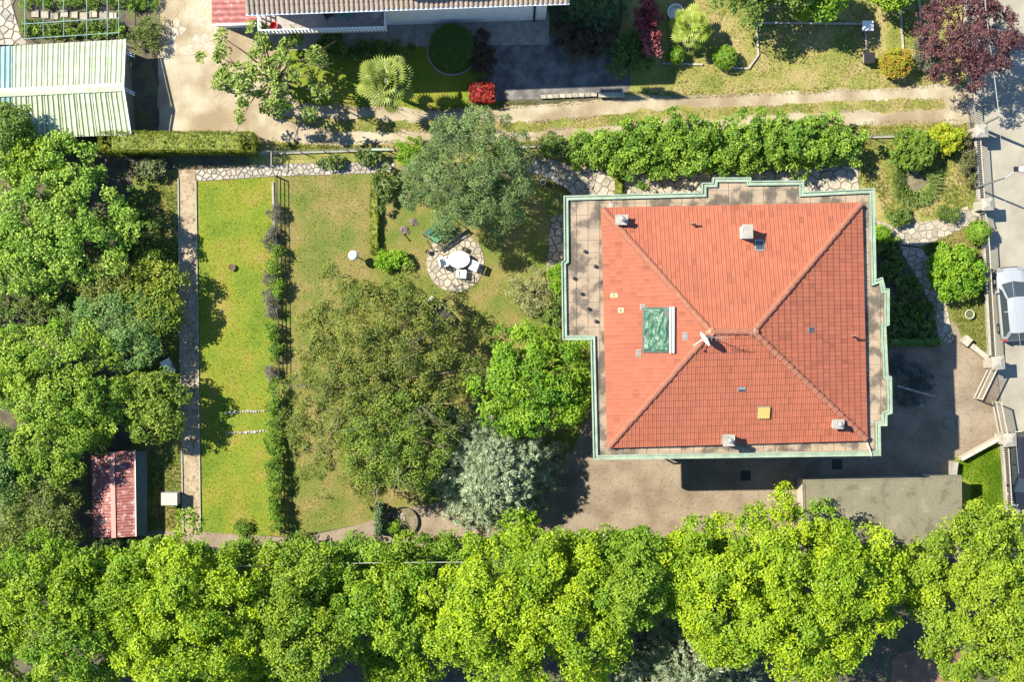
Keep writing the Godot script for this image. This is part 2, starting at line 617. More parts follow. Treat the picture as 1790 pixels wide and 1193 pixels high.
	kind("orange", {"ln": 0.1, "wd": 0.055, "rad": 0.12, "clump": 0.22, "c1": [0.270, 0.314, 0.018], "c2": [0.414, 0.247, 0.036], "cover": 1.8, "dens": 34.0, "lobe": 0.15, "bare": 0.02})
	kind("fern", {"ln": 0.24, "wd": 0.045, "rad": 0.18, "clump": 0.28, "c1": [0.133, 0.285, 0.013], "c2": [0.247, 0.399, 0.027], "cover": 1.6, "dens": 20.0, "lobe": 0.4, "bare": 0.02})
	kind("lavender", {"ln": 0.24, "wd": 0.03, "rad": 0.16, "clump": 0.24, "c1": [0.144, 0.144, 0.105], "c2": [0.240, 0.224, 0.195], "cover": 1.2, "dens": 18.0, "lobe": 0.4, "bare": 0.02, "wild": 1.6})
	kind("weed", {"ln": 0.17, "wd": 0.055, "rad": 0.18, "clump": 0.22, "c1": [0.085, 0.19, 0.018], "c2": [0.2, 0.32, 0.032], "cover": 1.2, "dens": 22.0, "lobe": 1.0, "gap": 0.15, "bare": 0.02, "wild": 1.3})
	kind("persimmon", {"ln": 0.26, "wd": 0.14, "rad": 0.26, "clump": 0.38, "c1": [0.132, 0.209, 0.032], "c2": [0.286, 0.363, 0.080], "cover": 0.72, "dens": 11.0, "lobe": 0.9, "gap": 0.32, "limbs": 22, "twigs": 2})
	kind("magnolia", {"ln": 0.3, "wd": 0.1, "rad": 0.26, "clump": 0.24, "c1": [0.09, 0.15, 0.03], "c2": [0.18, 0.25, 0.07], "cover": 0.9, "dens": 12.0, "lobe": 0.9, "gap": 0.25, "bare": 0.1, "wild": 1.2})
	kind("box_hedge", {"ln": 0.07, "wd": 0.045, "rad": 0.1, "n": 10, "dens": 60.0, "clump": 0.2, "c1": [0.123, 0.170, 0.012], "c2": [0.228, 0.260, 0.016]})
	kind("ball", {"ln": 0.08, "wd": 0.045, "rad": 0.1, "n": 10, "dens": 60.0, "clump": 0.2, "c1": [0.117, 0.234, 0.013], "c2": [0.198, 0.324, 0.027]})
	kind("dark_hedge", {"ln": 0.09, "wd": 0.05, "rad": 0.11, "n": 10, "dens": 40.0, "clump": 0.2, "c1": [0.075, 0.15, 0.02], "c2": [0.14, 0.22, 0.035]})
	kind("azalea", {"ln": 0.1, "wd": 0.08, "rad": 0.1, "n": 10, "dens": 40.0, "clump": 0.2, "c1": [0.252, 0.010, 0.010], "c2": [0.330, 0.040, 0.024]})
	# ground
	M.soil = surf(11, [[0.06, 0.05, 0.034], [0.095, 0.08, 0.05], [0.08, 0.1, 0.03]], [0.2, 0.5, 0.75], 16.0, 1.2, 0.5)
	M.red_soil = surf(12, [[0.142, 0.075, 0.050], [0.213, 0.121, 0.071]], [0.2, 0.8], 9.0, 1.0, 0.6)
	M.lawn = surf(13, [[0.088, 0.136, 0.004], [0.122, 0.165, 0.005], [0.15, 0.165, 0.009], [0.195, 0.165, 0.034]], [0.2, 0.45, 0.62, 0.88], 22.0, 3.2, 0.62, 5.0, 0.13, 0.95, 1024)
	M.dry_lawn = surf(14, [[0.081, 0.117, 0.011], [0.116, 0.129, 0.020], [0.154, 0.137, 0.034], [0.182, 0.149, 0.049]], [0.18, 0.42, 0.62, 0.85], 22.0, 2.6, 0.6, 5.0, 0.13, 0.95, 1024)
	M.straw = surf(15, [[0.13, 0.158, 0.025], [0.19, 0.19, 0.042], [0.245, 0.21, 0.075], [0.29, 0.225, 0.1]], [0.18, 0.42, 0.62, 0.9], 22.0, 2.2, 0.6, 5.0, 0.12, 0.95, 1024)
	M.dirt = surf(16, [[0.2, 0.155, 0.095], [0.265, 0.222, 0.15], [0.335, 0.3, 0.22]], [0.22, 0.5, 0.8], 20.0, 3.0, 0.72, 3.0, 0.08)
	M.asphalt = surf(17, [[0.184, 0.168, 0.132], [0.221, 0.207, 0.165], [0.245, 0.232, 0.187]], [0.2, 0.55, 0.85], 18.0, 2.4, 0.85, 2.0, 0.05)
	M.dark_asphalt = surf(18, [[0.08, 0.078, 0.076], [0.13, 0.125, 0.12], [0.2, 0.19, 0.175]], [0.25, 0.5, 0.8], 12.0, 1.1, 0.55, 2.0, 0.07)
	M.cobble = surf(19, [[0.132, 0.103, 0.072], [0.169, 0.137, 0.101], [0.203, 0.168, 0.126]], [0.2, 0.5, 0.85], 16.0, 2.4, 0.72, 3.0, 0.1)
	M.cobble.detail_albedo = ntex(69, 22.0, [[1.0, 0.98, 0.96], [0.88, 0.86, 0.83], [0.58, 0.54, 0.5]], [0.0, 0.62, 0.85], 512, 1, true)
	M.paver = surf(20, [[0.19, 0.15, 0.095], [0.25, 0.205, 0.14], [0.29, 0.245, 0.175]], [0.2, 0.5, 0.85], 10.0, 0.8, 0.7, 3.0, 0.1)
	M.paver.detail_albedo = ntex(70, 30.0, [[1.0, 0.98, 0.95], [0.8, 0.78, 0.75], [0.4, 0.36, 0.3]], [0.0, 0.6, 0.85], 512, 1, true)
	M.mortar = surf(21, [[0.100, 0.092, 0.046], [0.184, 0.153, 0.100]], [0.25, 0.75], 6.0, 0.5, 0.6)
	M.stone = []
	for i in 5:
		var t: float = [0.31, 0.35, 0.27, 0.37, 0.33][i]
		M.stone.append(surf(30 + i, [[t * 0.72, t * 0.64, t * 0.5], [t, t * 0.92, t * 0.76]], [0.2, 0.8], 3.0, 0.35, 0.75, 1.5, 0.05))
	M.white_stone = []
	for i in 3:
		var t: float = [0.33, 0.38, 0.28][i]
		M.white_stone.append(surf(36 + i, [[t * 0.75, t * 0.66, t * 0.58], [t, t * 0.93, t * 0.86]], [0.2, 0.8], 3.0, 0.25, 0.75, 1.5, 0.05))
	# building materials
	M.roof_deck = mat(0.096, 0.038, 0.023)
	M.tile = mat(1, 1, 1, 0.8)
	M.tile_part = []
	for i in 6:
		var t: float = [1.0, 0.94, 1.05, 0.97, 1.03, 0.9][i]
		M.tile_part.append(mat(0.238 * t, 0.072 * t, 0.038 * t, 0.8))
	M.ridge = surf(44, [[0.208, 0.074, 0.044], [0.264, 0.107, 0.063]], [0.2, 0.8], 3.0, 0.4, 0.75)
	M.cement = surf(45, [[0.253, 0.199, 0.120], [0.301, 0.241, 0.156]], [0.2, 0.8], 2.0, 0.2, 0.8)
	M.slab = []
	M.slab.append(surf(46, [[0.075, 0.06, 0.045], [0.115, 0.092, 0.068], [0.215, 0.168, 0.115], [0.26, 0.2, 0.14]], [0.22, 0.38, 0.5, 0.75], 9.0, 1.5, 0.85, 2.0, 0.1))
	M.mint = surf(52, [[0.156, 0.213, 0.151], [0.218, 0.287, 0.208]], [0.2, 0.7], 4.0, 0.8, 0.8, 2.0, 0.1, 0.6)
	M.mint_dark = surf(53, [[0.060, 0.102, 0.078], [0.102, 0.150, 0.114]], [0.2, 0.7], 4.0, 0.5, 0.8, 2.0, 0.1, 0.6)
	M.cream = surf(54, [[0.331, 0.301, 0.241], [0.385, 0.349, 0.283]], [0.2, 0.7], 6.0, 1.0, 0.9)
	M.white = surf(55, [[0.72, 0.71, 0.69], [0.82, 0.81, 0.79]], [0.2, 0.7], 6.0, 0.9, 0.9)
	M.concrete = surf(56, [[0.193, 0.181, 0.156], [0.277, 0.265, 0.229]], [0.2, 0.75], 4.0, 0.6, 0.8)
	M.membrane = surf(57, [[0.095, 0.088, 0.06], [0.13, 0.122, 0.082], [0.14, 0.129, 0.088], [0.17, 0.155, 0.115]], [0.22, 0.38, 0.7, 0.84], 12.0, 1.6, 0.75, 2.0, 0.12)
	M.green_sheet = surf(58, [[0.253, 0.313, 0.181], [0.337, 0.385, 0.253], [0.409, 0.433, 0.331]], [0.2, 0.5, 0.8], 6.0, 0.8, 0.9, 2.0, 0.1, 0.5)
	M.blue_sheet = surf(59, [[0.120, 0.217, 0.217], [0.205, 0.301, 0.283]], [0.2, 0.8], 6.0, 0.8, 0.9, 2.0, 0.1, 0.5)
	M.rust_sheet = surf(60, [[0.15, 0.042, 0.038], [0.195, 0.062, 0.055], [0.21, 0.07, 0.06], [0.38, 0.31, 0.3]], [0.2, 0.45, 0.64, 0.69], 4.0, 0.45, 0.8, 2.0, 0.1, 0.7)
	M.red_sheet = surf(68, [[0.19, 0.055, 0.05], [0.25, 0.085, 0.075], [0.27, 0.1, 0.09], [0.4, 0.33, 0.31]], [0.2, 0.5, 0.72, 0.84], 5.0, 0.5, 0.8, 2.0, 0.1, 0.7)
	M.pantile = surf(61, [[0.181, 0.144, 0.114], [0.265, 0.217, 0.168]], [0.2, 0.8], 4.0, 0.35, 0.8)
	M.teal_wall = surf(62, [[0.060, 0.090, 0.081], [0.084, 0.114, 0.102]], [0.2, 0.8], 4.0, 0.6, 0.85)
	M.glass = mat(0.018, 0.027, 0.030, 0.08)
	M.glass.clearcoat_enabled = true
	M.dark_metal = mat(0.018, 0.018, 0.019, 0.5, 0.4)
	M.grey_metal = mat(0.241, 0.247, 0.253, 0.45, 0.5)
	M.white_paint = mat(0.6, 0.6, 0.59, 0.45)
	M.black = mat(0.009, 0.009, 0.010, 0.6)
	M.timber = surf(63, [[0.120, 0.084, 0.051], [0.193, 0.144, 0.090]], [0.2, 0.8], 2.0, 0.12, 0.7)
	M.deck = surf(64, [[0.102, 0.078, 0.072], [0.144, 0.114, 0.102]], [0.2, 0.8], 3.0, 0.5, 0.8)
	M.balcony_floor = surf(67, [[0.21, 0.185, 0.18], [0.27, 0.24, 0.23]], [0.2, 0.8], 3.0, 0.5, 0.9)
	M.pale_plastic = mat(0.24, 0.245, 0.225, 0.5)
	M.terracotta = surf(65, [[0.181, 0.084, 0.048], [0.253, 0.132, 0.084]], [0.2, 0.8], 1.5, 0.15, 0.75)
	M.tarp = mat(0.026, 0.085, 0.05, 0.5)
	M.green_paint = mat(0.030, 0.156, 0.084, 0.5)
	M.yellow_panel = mat(0.337, 0.253, 0.072, 0.5)
	M.rail_paint = surf(66, [[0.277, 0.253, 0.205], [0.361, 0.337, 0.283]], [0.2, 0.8], 2.0, 0.3, 0.85)

func terrain() -> void:
	var b := MB.new()
	b.quad(Vector3(-220, -0.03, -220), Vector3(220, -0.03, -220), Vector3(220, -0.03, 220), Vector3(-220, -0.03, 220))
	struct("ground", b.mesh(), M.soil)
	sheet("lawn", poly([235, 285, 316, 300, 322, 955, 230, 960, 225, 600]), -0.014, M.dry_lawn, 0.1, 13)
	sheet("lawn", poly([342, 316, 482, 306, 489, 938, 352, 934]), 0.004, M.lawn, 0.03, 2)
	sheet("lawn", poly([482, 302, 700, 298, 1000, 320, 1000, 600, 1050, 610, 1060, 800, 760, 900, 640, 915, 520, 940, 489, 938]), 0.0, M.dry_lawn, 0.04, 3)
	sheet("lawn", poly([430, 236, 900, 240, 1300, 216, 1500, 210, 1692, 208, 1700, 330, 1715, 372, 1640, 400, 1540, 395, 1500, 345, 1000, 345, 900, 300, 440, 300]), 0.0, M.straw, 0.05, 4)
	sheet("lawn", poly([1060, 178, 1100, -40, 1690, -40, 1700, 165, 1640, 160, 1400, 170, 1200, 176]), 0.0, M.straw, 0.05, 5)
	sheet("lawn", poly([470, 40, 880, 30, 872, 192, 720, 192, 520, 186]), 0.0, M.lawn, 0.04, 6)
	sheet("lawn", poly([1600, 425, 1690, 392, 1722, 380, 1742, 625, 1700, 622, 1660, 580, 1640, 490]), 0.004, M.dry_lawn, 0.03, 7)
	sheet("lawn", poly([1668, 800, 1748, 765, 1764, 960, 1668, 960]), 0.008, M.lawn, 0.02, 8)
	sheet("dirt_track", poly([280, -60, 372, -60, 376, 44, 455, 62, 505, 92, 498, 150, 525, 182, 640, 186, 760, 192, 850, 190, 1000, 178, 1090, 166, 1200, 166, 1400, 160, 1600, 151, 1665, 146, 1702, 158, 1704, 214, 1500, 219, 1300, 225, 1100, 236, 900, 247, 700, 251, 560, 254, 450, 247, 300, 236, 276, 236]), 0.012, M.dirt, 0.1, 9)
	sheet("grass_strip", poly([470, 202, 600, 208, 760, 212, 880, 214, 1000, 206, 1200, 190, 1400, 182, 1560, 174, 1648, 171, 1652, 191, 1560, 194, 1400, 196, 1200, 208, 1000, 225, 880, 231, 700, 232, 560, 226]), 0.018, M.straw, 0.2, 10)
	sheet("road", poly([1694, -120, 1703, 230, 1716, 360, 1740, 640, 1757, 770, 1768, 960, 1800, 1400, 2900, 1400, 2900, -120]), 0.006, M.asphalt)
	sheet("courtyard", poly([246, 928, 350, 930, 520, 942, 640, 915, 690, 892, 760, 880, 1000, 790, 1040, 700, 1100, 600, 1545, 600, 1640, 600, 1668, 560, 1680, 590, 1738, 625, 1742, 640, 1757, 768, 1672, 802, 1672, 965, 246, 958]), 0.006, M.cobble)
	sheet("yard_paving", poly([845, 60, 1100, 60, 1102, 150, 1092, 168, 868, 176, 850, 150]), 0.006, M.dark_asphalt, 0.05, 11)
	var tw := sheet("terrace_paving", poly([400, 40, 960, 20, 960, 78, 680, 82, 500, 88, 400, 60]), 0.004, M.concrete)
	tw.position.y = 0.004
	sheet("soil_patch", poly([1560, 1150, 1640, 1120, 1700, 1150, 1690, 1230, 1550, 1230]), 0.0, M.red_soil, 0.15, 12)
	sheet("flower_bed", poly([1540, 400, 1572, 442, 1612, 505, 1634, 560, 1640, 596, 1520, 596, 1520, 400]), 0.01, M.soil)
	sheet("garden_path", poly([313, 298, 342, 296, 352, 935, 318, 935]), 0.014, M.paver)
	# kerbs beside the garden path
	for e in [[312, 312, 318, 760], [318, 780, 321, 930], [343, 316, 351, 930]]:
		var k := MB.new()
		k.bar(P(e[0], e[1], 0.03), P(e[2], e[3], 0.03), 0.07, 0.12)
		struct("kerb", k.mesh(), M.concrete)
	# crazy paving
	var ring := PackedVector2Array()
	for i in 28:
		ring.append(P2(796 + cos(TAU * i / 28) * 51, 459 + sin(TAU * i / 28) * 53))
	stones(sheet("stone_patio", ring, 0.012, M.mortar), ring, 0.37, 0.04, 0.012, 0.035, M.stone)
	var strip := poly([342, 297, 480, 288, 560, 284, 690, 283, 692, 300, 640, 304, 480, 309, 344, 318])
	stones(sheet("stone_path", strip, 0.016, M.mortar), strip, 0.3, 0.05, 0.016, 0.035, M.white_stone)
	var upper := poly([885, 278, 960, 276, 1000, 290, 1075, 298, 1078, 345, 1000, 345, 990, 330, 940, 305, 890, 300])
	stones(sheet("stone_path", upper, 0.016, M.mortar), upper, 0.52, 0.04, 0.016, 0.035, M.stone)
	var upper2 := poly([1090, 300, 1180, 305, 1300, 300, 1500, 290, 1502, 335, 1220, 345, 1090, 345])
	stones(sheet("stone_path", upper2, 0.016, M.mortar), upper2, 0.6, 0.05, 0.016, 0.035, M.stone)
	var side := poly([962, 380, 995, 370, 1000, 480, 975, 500, 955, 470])
	stones(sheet("stone_path", side, 0.016, M.mortar), side, 0.42, 0.07, 0.016, 0.035, M.stone)
	var west := poly([690, 290, 720, 292, 800, 330, 830, 352, 820, 362, 780, 340, 715, 308])
	stones(sheet("stone_path", west, 0.016, M.mortar), west, 0.4, 0.08, 0.016, 0.03, M.stone)
	var ne := poly([1528, 384, 1562, 394, 1640, 384, 1690, 360, 1714, 376, 1700, 392, 1640, 420, 1608, 432, 1575, 428, 1540, 402])
	stones(sheet("stone_path", ne, 0.016, M.mortar), ne, 0.42, 0.03, 0.016, 0.03, M.stone)
	var cres := poly([1572, 430, 1612, 434, 1644, 486, 1660, 560, 1668, 600, 1640, 602, 1634, 560, 1612, 504, 1576, 446])
	stones(sheet("stone_path", cres, 0.02, M.mortar), cres, 0.4, 0.04, 0.02, 0.03, M.stone)
	var yard := poly([-20, -20, 36, -20, 22, 10, 40, 66, 55, 78, 20, 90, -20, 92])
	stones(sheet("stone_yard", yard, 0.012, M.mortar), yard, 0.46, 0.05, 0.012, 0.035, M.white_stone)
	var lane := poly([290, -20, 370, -20, 372, 48, 380, 96, 300, 98, 290, 60])
	stones(sheet("stone_yard", lane, 0.022, M.dirt), lane, 0.5, 0.06, 0.018, 0.014, [M.dirt, M.stone[1], M.dirt])

func inset(p: PackedVector2Array, d: float) -> PackedVector2Array:
	var out := PackedVector2Array()
	var sgn := 1.0 if Geometry2D.is_polygon_clockwise(p) else -1.0
	for i in p.size():
		var a := p[(i + p.size() - 1) % p.size()]
		var b := p[i]
		var c := p[(i + 1) % p.size()]
		var n1 := (b - a).normalized().orthogonal() * sgn
		var n2 := (c - b).normalized().orthogonal() * sgn
		var m := (n1 + n2).normalized()
		out.append(b + m * d / maxf(0.35, m.dot(n1)))
	return out

func window_in(o: Node3D, a: Vector3, b: Vector3, y: float, w: float, h: float, t: float, shutter: Material) -> void:
	# a window on the wall from a to b (seen from outside), t along it
	var u := (b - a).normalized()
	var n := Vector3(-u.z, 0, u.x)
	var m := a.lerp(b, t) + Vector3(0, y + h / 2, 0) - o.position
	var t3 := Basis(u, Vector3.UP, n)
	var k := MB.new()
	k.box(m + n * 0.03, Vector3(w, h, 0.04), t3)
	var win := part(o, "window", k.mesh(), M.glass)
	k = MB.new()
	for s in [-1, 1]:
		k.box(m + n * 0.05 + u * s * (w / 2 + 0.04), Vector3(0.09, h + 0.18, 0.1), t3)
		k.box(m + n * 0.05 + Vector3(0, s * (h / 2 + 0.045), 0), Vector3(w, 0.09, 0.1), t3)
	k.box(m + n * 0.06, Vector3(0.06, h, 0.05), t3)
	part(win, "frame", k.mesh(), M.white_paint)
	k = MB.new()
	k.box(m + n * 0.1 - Vector3(0, h / 2 + 0.12, 0), Vector3(w + 0.4, 0.06, 0.3), t3)
	part(win, "sill", k.mesh(), M.concrete)
	for s in [-1, 1]:
		k = MB.new()
		k.box(m + n * 0.05 + u * s * (w * 0.75 + 0.12), Vector3(w * 0.48, h + 0.1, 0.05), t3)
		part(win, "shutter", k.mesh(), shutter)

const TILE_PROFILE := [Vector2(0, 0), Vector2(0.06, 0.032), Vector2(0.2, 0.036), Vector2(0.28, 0.004), Vector2(0.5, 0.0), Vector2(0.55, 0.02), Vector2(0.68, 0.02), Vector2(0.74, 0.0), Vector2(0.985, 0.0)]

func villa() -> void:
	var o := thing("villa", "villa with a red tiled hipped roof and a wide flat eave edged in mint green", "house", P(1270, 580))
	var top := 7.45
	var ring := poly([985, 343, 1226, 337, 1226, 320, 1245, 320, 1245, 311, 1312, 311, 1312, 317, 1404, 316, 1404, 336, 1527, 330, 1530, 489, 1541, 485, 1546, 505, 1553, 505, 1553, 569, 1547, 571, 1551, 656, 1557, 659, 1558, 723, 1549, 726, 1549, 745, 1537, 745, 1538, 797, 1037, 804, 1032, 595, 983, 595, 981, 458, 986, 455], top)
	var b := MB.new()
	b.o = o.position
	for wp in Geometry2D.offset_polygon(ring, -1.0, Geometry2D.JOIN_MITER):
		b.prism(wp, -0.1, top - 0.35)
	part(o, "wall", b.mesh(), M.cream)
	b = MB.new()
	b.o = o.position
	b.prism(inset(ring, 0.03), top - 0.35, top - 0.04)
	part(o, "cornice", b.mesh(), M.concrete)
	# gutter: one length for each side of the eave
	var r0 := ring
	var r1 := inset(ring, 0.06)
	var r2 := inset(ring, 0.17)
	var r3 := inset(ring, 0.24)
	for i in ring.size():
		var j := (i + 1) % ring.size()
		var g := MB.new()
		g.o = o.position
		var rows := [[r0, top - 0.25], [r0, top + 0.2], [r1, top + 0.2], [r1, top + 0.11], [r2, top + 0.11], [r2, top + 0.17], [r3, top + 0.17], [r3, top - 0.03]]
		for k in rows.size() - 1:
			var p: PackedVector2Array = rows[k][0]
			var q: PackedVector2Array = rows[k + 1][0]
			var y0: float = rows[k][1]
			var y1: float = rows[k + 1][1]
			g.quad(Vector3(p[i].x, y0, p[i].y), Vector3(p[j].x, y0, p[j].y), Vector3(q[j].x, y1, q[j].y), Vector3(q[i].x, y1, q[i].y))
		part(o, "gutter", g.mesh(), M.mint)
	# eave paved with slabs
	var he := 7.75
	var hr := 10.05
	var A := P(1053, 366, he)
	var B := P(1504, 357, he)
	var C := P(1513, 768, he)
	var D := P(1064, 781, he)
	var R0 := P(1242, 580, hr)
	var R1 := P(1316, 580, hr)
	var roofp := PackedVector2Array([Vector2(A.x, A.z), Vector2(B.x, B.z), Vector2(C.x, C.z), Vector2(D.x, D.z)])
	var inner := inset(ring, 0.26)
	var cell := 0.62
	var zc := roofp[0].y - 3.0
	for row in 30:
		var hgt := 0.66
		for i in 34:
			var p := Vector2(roofp[0].x - 2.6 + i * cell, zc + row * hgt)
			var cp := PackedVector2Array([p, p + Vector2(cell, 0), p + Vector2(cell, hgt), p + Vector2(0, hgt)])
			var hid := true
			for q in cp:
				hid = hid and Geometry2D.is_point_in_polygon(q, inset(roofp, 0.12))
			if hid:
				continue
			for piece in Geometry2D.intersect_polygons(cp, inner):
				for cut in Geometry2D.offset_polygon(piece, -0.008, Geometry2D.JOIN_MITER):
					if area(cut) < 0.02:
						continue
					var s := MB.new()
					var m := Vector2.ZERO
					for q in cut:
						m += q / cut.size()
					s.o = Vector3(m.x, top - 0.05, m.y)
					s.prism(cut, top - 0.05, top - rng.randf_range(0.0, 0.006), 0.004)
					part(o, "slab", s.mesh(), M.slab[0], Transform3D(Basis(), s.o - o.position))
	# roof deck
	b = MB.new()
	b.o = o.position
	b.quad(A, B, R1, R0); b.tri(B, C, R1); b.quad(C, D, R0, R1); b.tri(D, A, R0)
	var lowy := Vector3(0, top - he - 0.03, 0)
	for e in [[A, B], [B, C], [C, D], [D, A]]:
		b.quad(e[0], e[1], e[1] + lowy, e[0] + lowy)
	var roof := part(o, "roof", b.mesh(), M.roof_deck)
	# tiles: slopes by eave (left to right looking up the slope) and ridge
	var left_tiles := MB.new()
	left_tiles.o = o.position
	var wide := 0.222
	var ev := 0.375
	var full := MB.new()
	tile_shape(full, Vector3.ZERO, Vector3.RIGHT, Vector3.FORWARD, Vector3.UP, 0.0, 0.0, wide, ev, func(_u): return 99.0)
	var full_mesh := full.mesh()
	var own := 0
	var weather := FastNoiseLite.new()
	weather.seed = 77
	weather.frequency = 0.22
	var slopes := [[D, C, R1, R0], [A, D, R0, R0], [B, A, R0, R1], [C, B, R1, R1]]
	for si in 4:
		var s: Array = slopes[si]
		var a: Vector3 = s[0]
		var e: Vector3 = s[1]
		var u := (e - a).normalized()
		var mid: Vector3 = ((s[2] as Vector3) + (s[3] as Vector3)) / 2.0
		var w := mid - a
		var v := (w - u * w.dot(u)).normalized()
		var n := u.cross(v) if u.cross(v).y > 0 else v.cross(u)
		var len := (e - a).length()
		var uc := ((s[2] as Vector3) - a).dot(u)
		var ud := ((s[3] as Vector3) - a).dot(u)
		var vt := w.dot(v)
		var vmax := func(x: float) -> float:
			if x < ud:
				return vt * x / ud
			if x > uc:
				return vt * (len - x) / (len - uc)
			return vt
		var rows := int(vt / ev) + 1
		var cols := int(len / wide) + 1
		for r in rows:
			var v0 := r * ev - 0.07
			for c in cols:
				var u0 := c * wide
				var t := rng.randf_range(0.92, 1.08)
				if rng.randf() < 0.1:
					t *= rng.randf_range(0.8, 0.93)
				t *= 1.0 + 0.09 * weather.get_noise_2d(u0 + si * 40.0, v0)
				var ends: float = minf(vmax.call(u0), vmax.call(u0 + wide))
				if si == 0 and own < 300 and ends > v0 + ev + 0.06 and c >= 12 and c < 42:
					var at := a + u * u0 + v * v0 + n * 0.012
					part(roof, "roof_tile", full_mesh, M.tile_part[rng.randi() % 6], Transform3D(Basis(u, n, -v), at - o.position))
					own += 1
				else:
					left_tiles.col = Color(0.238 * t, 0.072 * t, 0.038 * t)
					tile_shape(left_tiles, a + n * 0.012, u, v, n, u0, v0, wide, ev, vmax)
	var rest := part(roof, "roof_tile_rows", left_tiles.mesh(), M.tile)
	rest.set_meta("kind", "stuff")
	# hip and ridge tiles
	var cap := MB.new()
	for k in 7:
		var p := PI * k / 7.0
		var q := PI * (k + 1) / 7.0
		cap.quad(Vector3(cos(p) * 0.18, sin(p) * 0.14, 0), Vector3(cos(q) * 0.18, sin(q) * 0.14, 0), Vector3(cos(q) * 0.135, sin(q) * 0.1, -0.46), Vector3(cos(p) * 0.135, sin(p) * 0.1, -0.46))
		cap.quad(Vector3(cos(p) * 0.18, sin(p) * 0.14, 0), Vector3(cos(q) * 0.18, sin(q) * 0.14, 0), Vector3(cos(q) * 0.12, sin(q) * 0.09, 0), Vector3(cos(p) * 0.12, sin(p) * 0.09, 0))
	var cap_mesh := cap.mesh()
	for line in [[A, R0], [D, R0], [C, R1], [B, R1], [R0, R1]]:
		var p: Vector3 = line[0]
		var q: Vector3 = line[1]
		var z := (p - q).normalized()
		var x := Vector3.UP.cross(z).normalized()
		var n := int((q - p).length() / 0.4)
		for i in n + 1:
			var at := p.lerp(q, float(i) / (n + 0.5)) + Vector3(0, 0.045, 0) + x * rng.randf_range(-0.012, 0.012)
			part(roof, "ridge_tile", cap_mesh, M.ridge, Transform3D(Basis(x, z.cross(x), z), at - o.position))
	for q in [R0, R1]:
		b = MB.new()
		b.lathe(q - o.position + Vector3(0, -0.02, 0), [Vector2(0.26, -0.05), Vector2(0.24, 0.08), Vector2(0.14, 0.17), Vector2(0.001, 0.19)], 10)
		part(roof, "ridge_cap", b.mesh(true), M.cement)
	# windows and a door under the eave
	var wall: PackedVector2Array = Geometry2D.offset_polygon(ring, -1.0, Geometry2D.JOIN_MITER)[0]
	for i in wall.size():
		var a := Vector3(wall[i].x, 0, wall[i].y)
		var e := Vector3(wall[(i + 1) % wall.size()].x, 0, wall[(i + 1) % wall.size()].y)
		if a.distance_to(e) > 3.6:
			var count := int(a.distance_to(e) / 3.4)
			for c in count:
				for y in [1.2, 4.4]:
					window_in(o, a, e, y, 0.95, 1.5, (c + 0.5) / count, M.green_paint)
	var on := func(px: float, py: float, slope: int) -> Vector3:
		# the point of a roof slope that shows at px, py
		var s: Array = slopes[slope]
		var pl := Plane(s[0], s[1], s[2])
		var hit = pl.intersects_ray(Vector3(0, EYE, 0), P(px, py) - Vector3(0, EYE, 0))
		return hit
	roof_things(o, roof, on, top)

func tile_shape(b: MB, a: Vector3, u: Vector3, v: Vector3, n: Vector3, u0: float, v0: float, wide: float, ev: float, vmax: Callable) -> void:
	var v1 := v0 + ev + 0.05
	for k in TILE_PROFILE.size() - 1:
		var p: Vector2 = TILE_PROFILE[k]
		var q: Vector2 = TILE_PROFILE[k + 1]
		var ua := u0 + p.x * wide
		var ub := u0 + q.x * wide
		var ta: float = minf(v1, vmax.call(ua))
		var tb: float = minf(v1, vmax.call(ub))
		if ta <= v0 and tb <= v0:
			continue
		ta = maxf(ta, v0); tb = maxf(tb, v0)
		var lift := 0.036
		var la := lift * (v1 - ta) / (v1 - v0)
		var lb := lift * (v1 - tb) / (v1 - v0)
		b.quad(a + u * ua + v * v0 + n * (p.y + lift), a + u * ub + v * v0 + n * (q.y + lift), a + u * ub + v * tb + n * (q.y + lb), a + u * ua + v * ta + n * (p.y + la))
		b.quad(a + u * ua + v * v0 - n * 0.01, a + u * ub + v * v0 - n * 0.01, a + u * ub + v * v0 + n * (q.y + lift), a + u * ua + v * v0 + n * (p.y + lift))

func chimney(o: Node3D, at: Vector3, w: float, d: float, h: float, m: Material, pot: bool) -> void:
	var q := at - o.position
	var b := MB.new()
	b.box(q + Vector3(0, h / 2 - 0.25, 0), Vector3(w, h + 0.5, d))
	var c := part(o, "chimney", b.mesh(), m)
	b = MB.new()
	for s in [[-1, -1], [1, -1], [1, 1], [-1, 1]]:
		b.box(q + Vector3(s[0] * (w / 2 - 0.05), h + 0.1, s[1] * (d / 2 - 0.05)), Vector3(0.08, 0.2, 0.08))
	part(c, "cap_post", b.mesh(), m)
	b = MB.new()
	b.box(q + Vector3(0, h + 0.23, 0), Vector3(w + 0.12, 0.06, d + 0.12))
	part(c, "cap", b.mesh(), M.concrete)
	if pot:
		b = MB.new()
		b.lathe(q + Vector3(0.02, h + 0.26, 0), [Vector2(0.1, 0), Vector2(0.1, 0.42), Vector2(0.15, 0.44), Vector2(0.15, 0.5), Vector2(0.001, 0.6)], 12)
		part(c, "flue", b.mesh(), M.grey_metal)

func slope_box(o: Node3D, parent: Node3D, called: String, at: Vector3, size: Vector3, n: Vector3, along: Vector3, m: Material) -> MeshInstance3D:
	var x := (along - n * along.dot(n)).normalized()
	var b := MB.new()
	b.box(at - o.position + n * size.y / 2, size, Basis(x, n, x.cross(n)))
	return part(parent, called, b.mesh(), m)

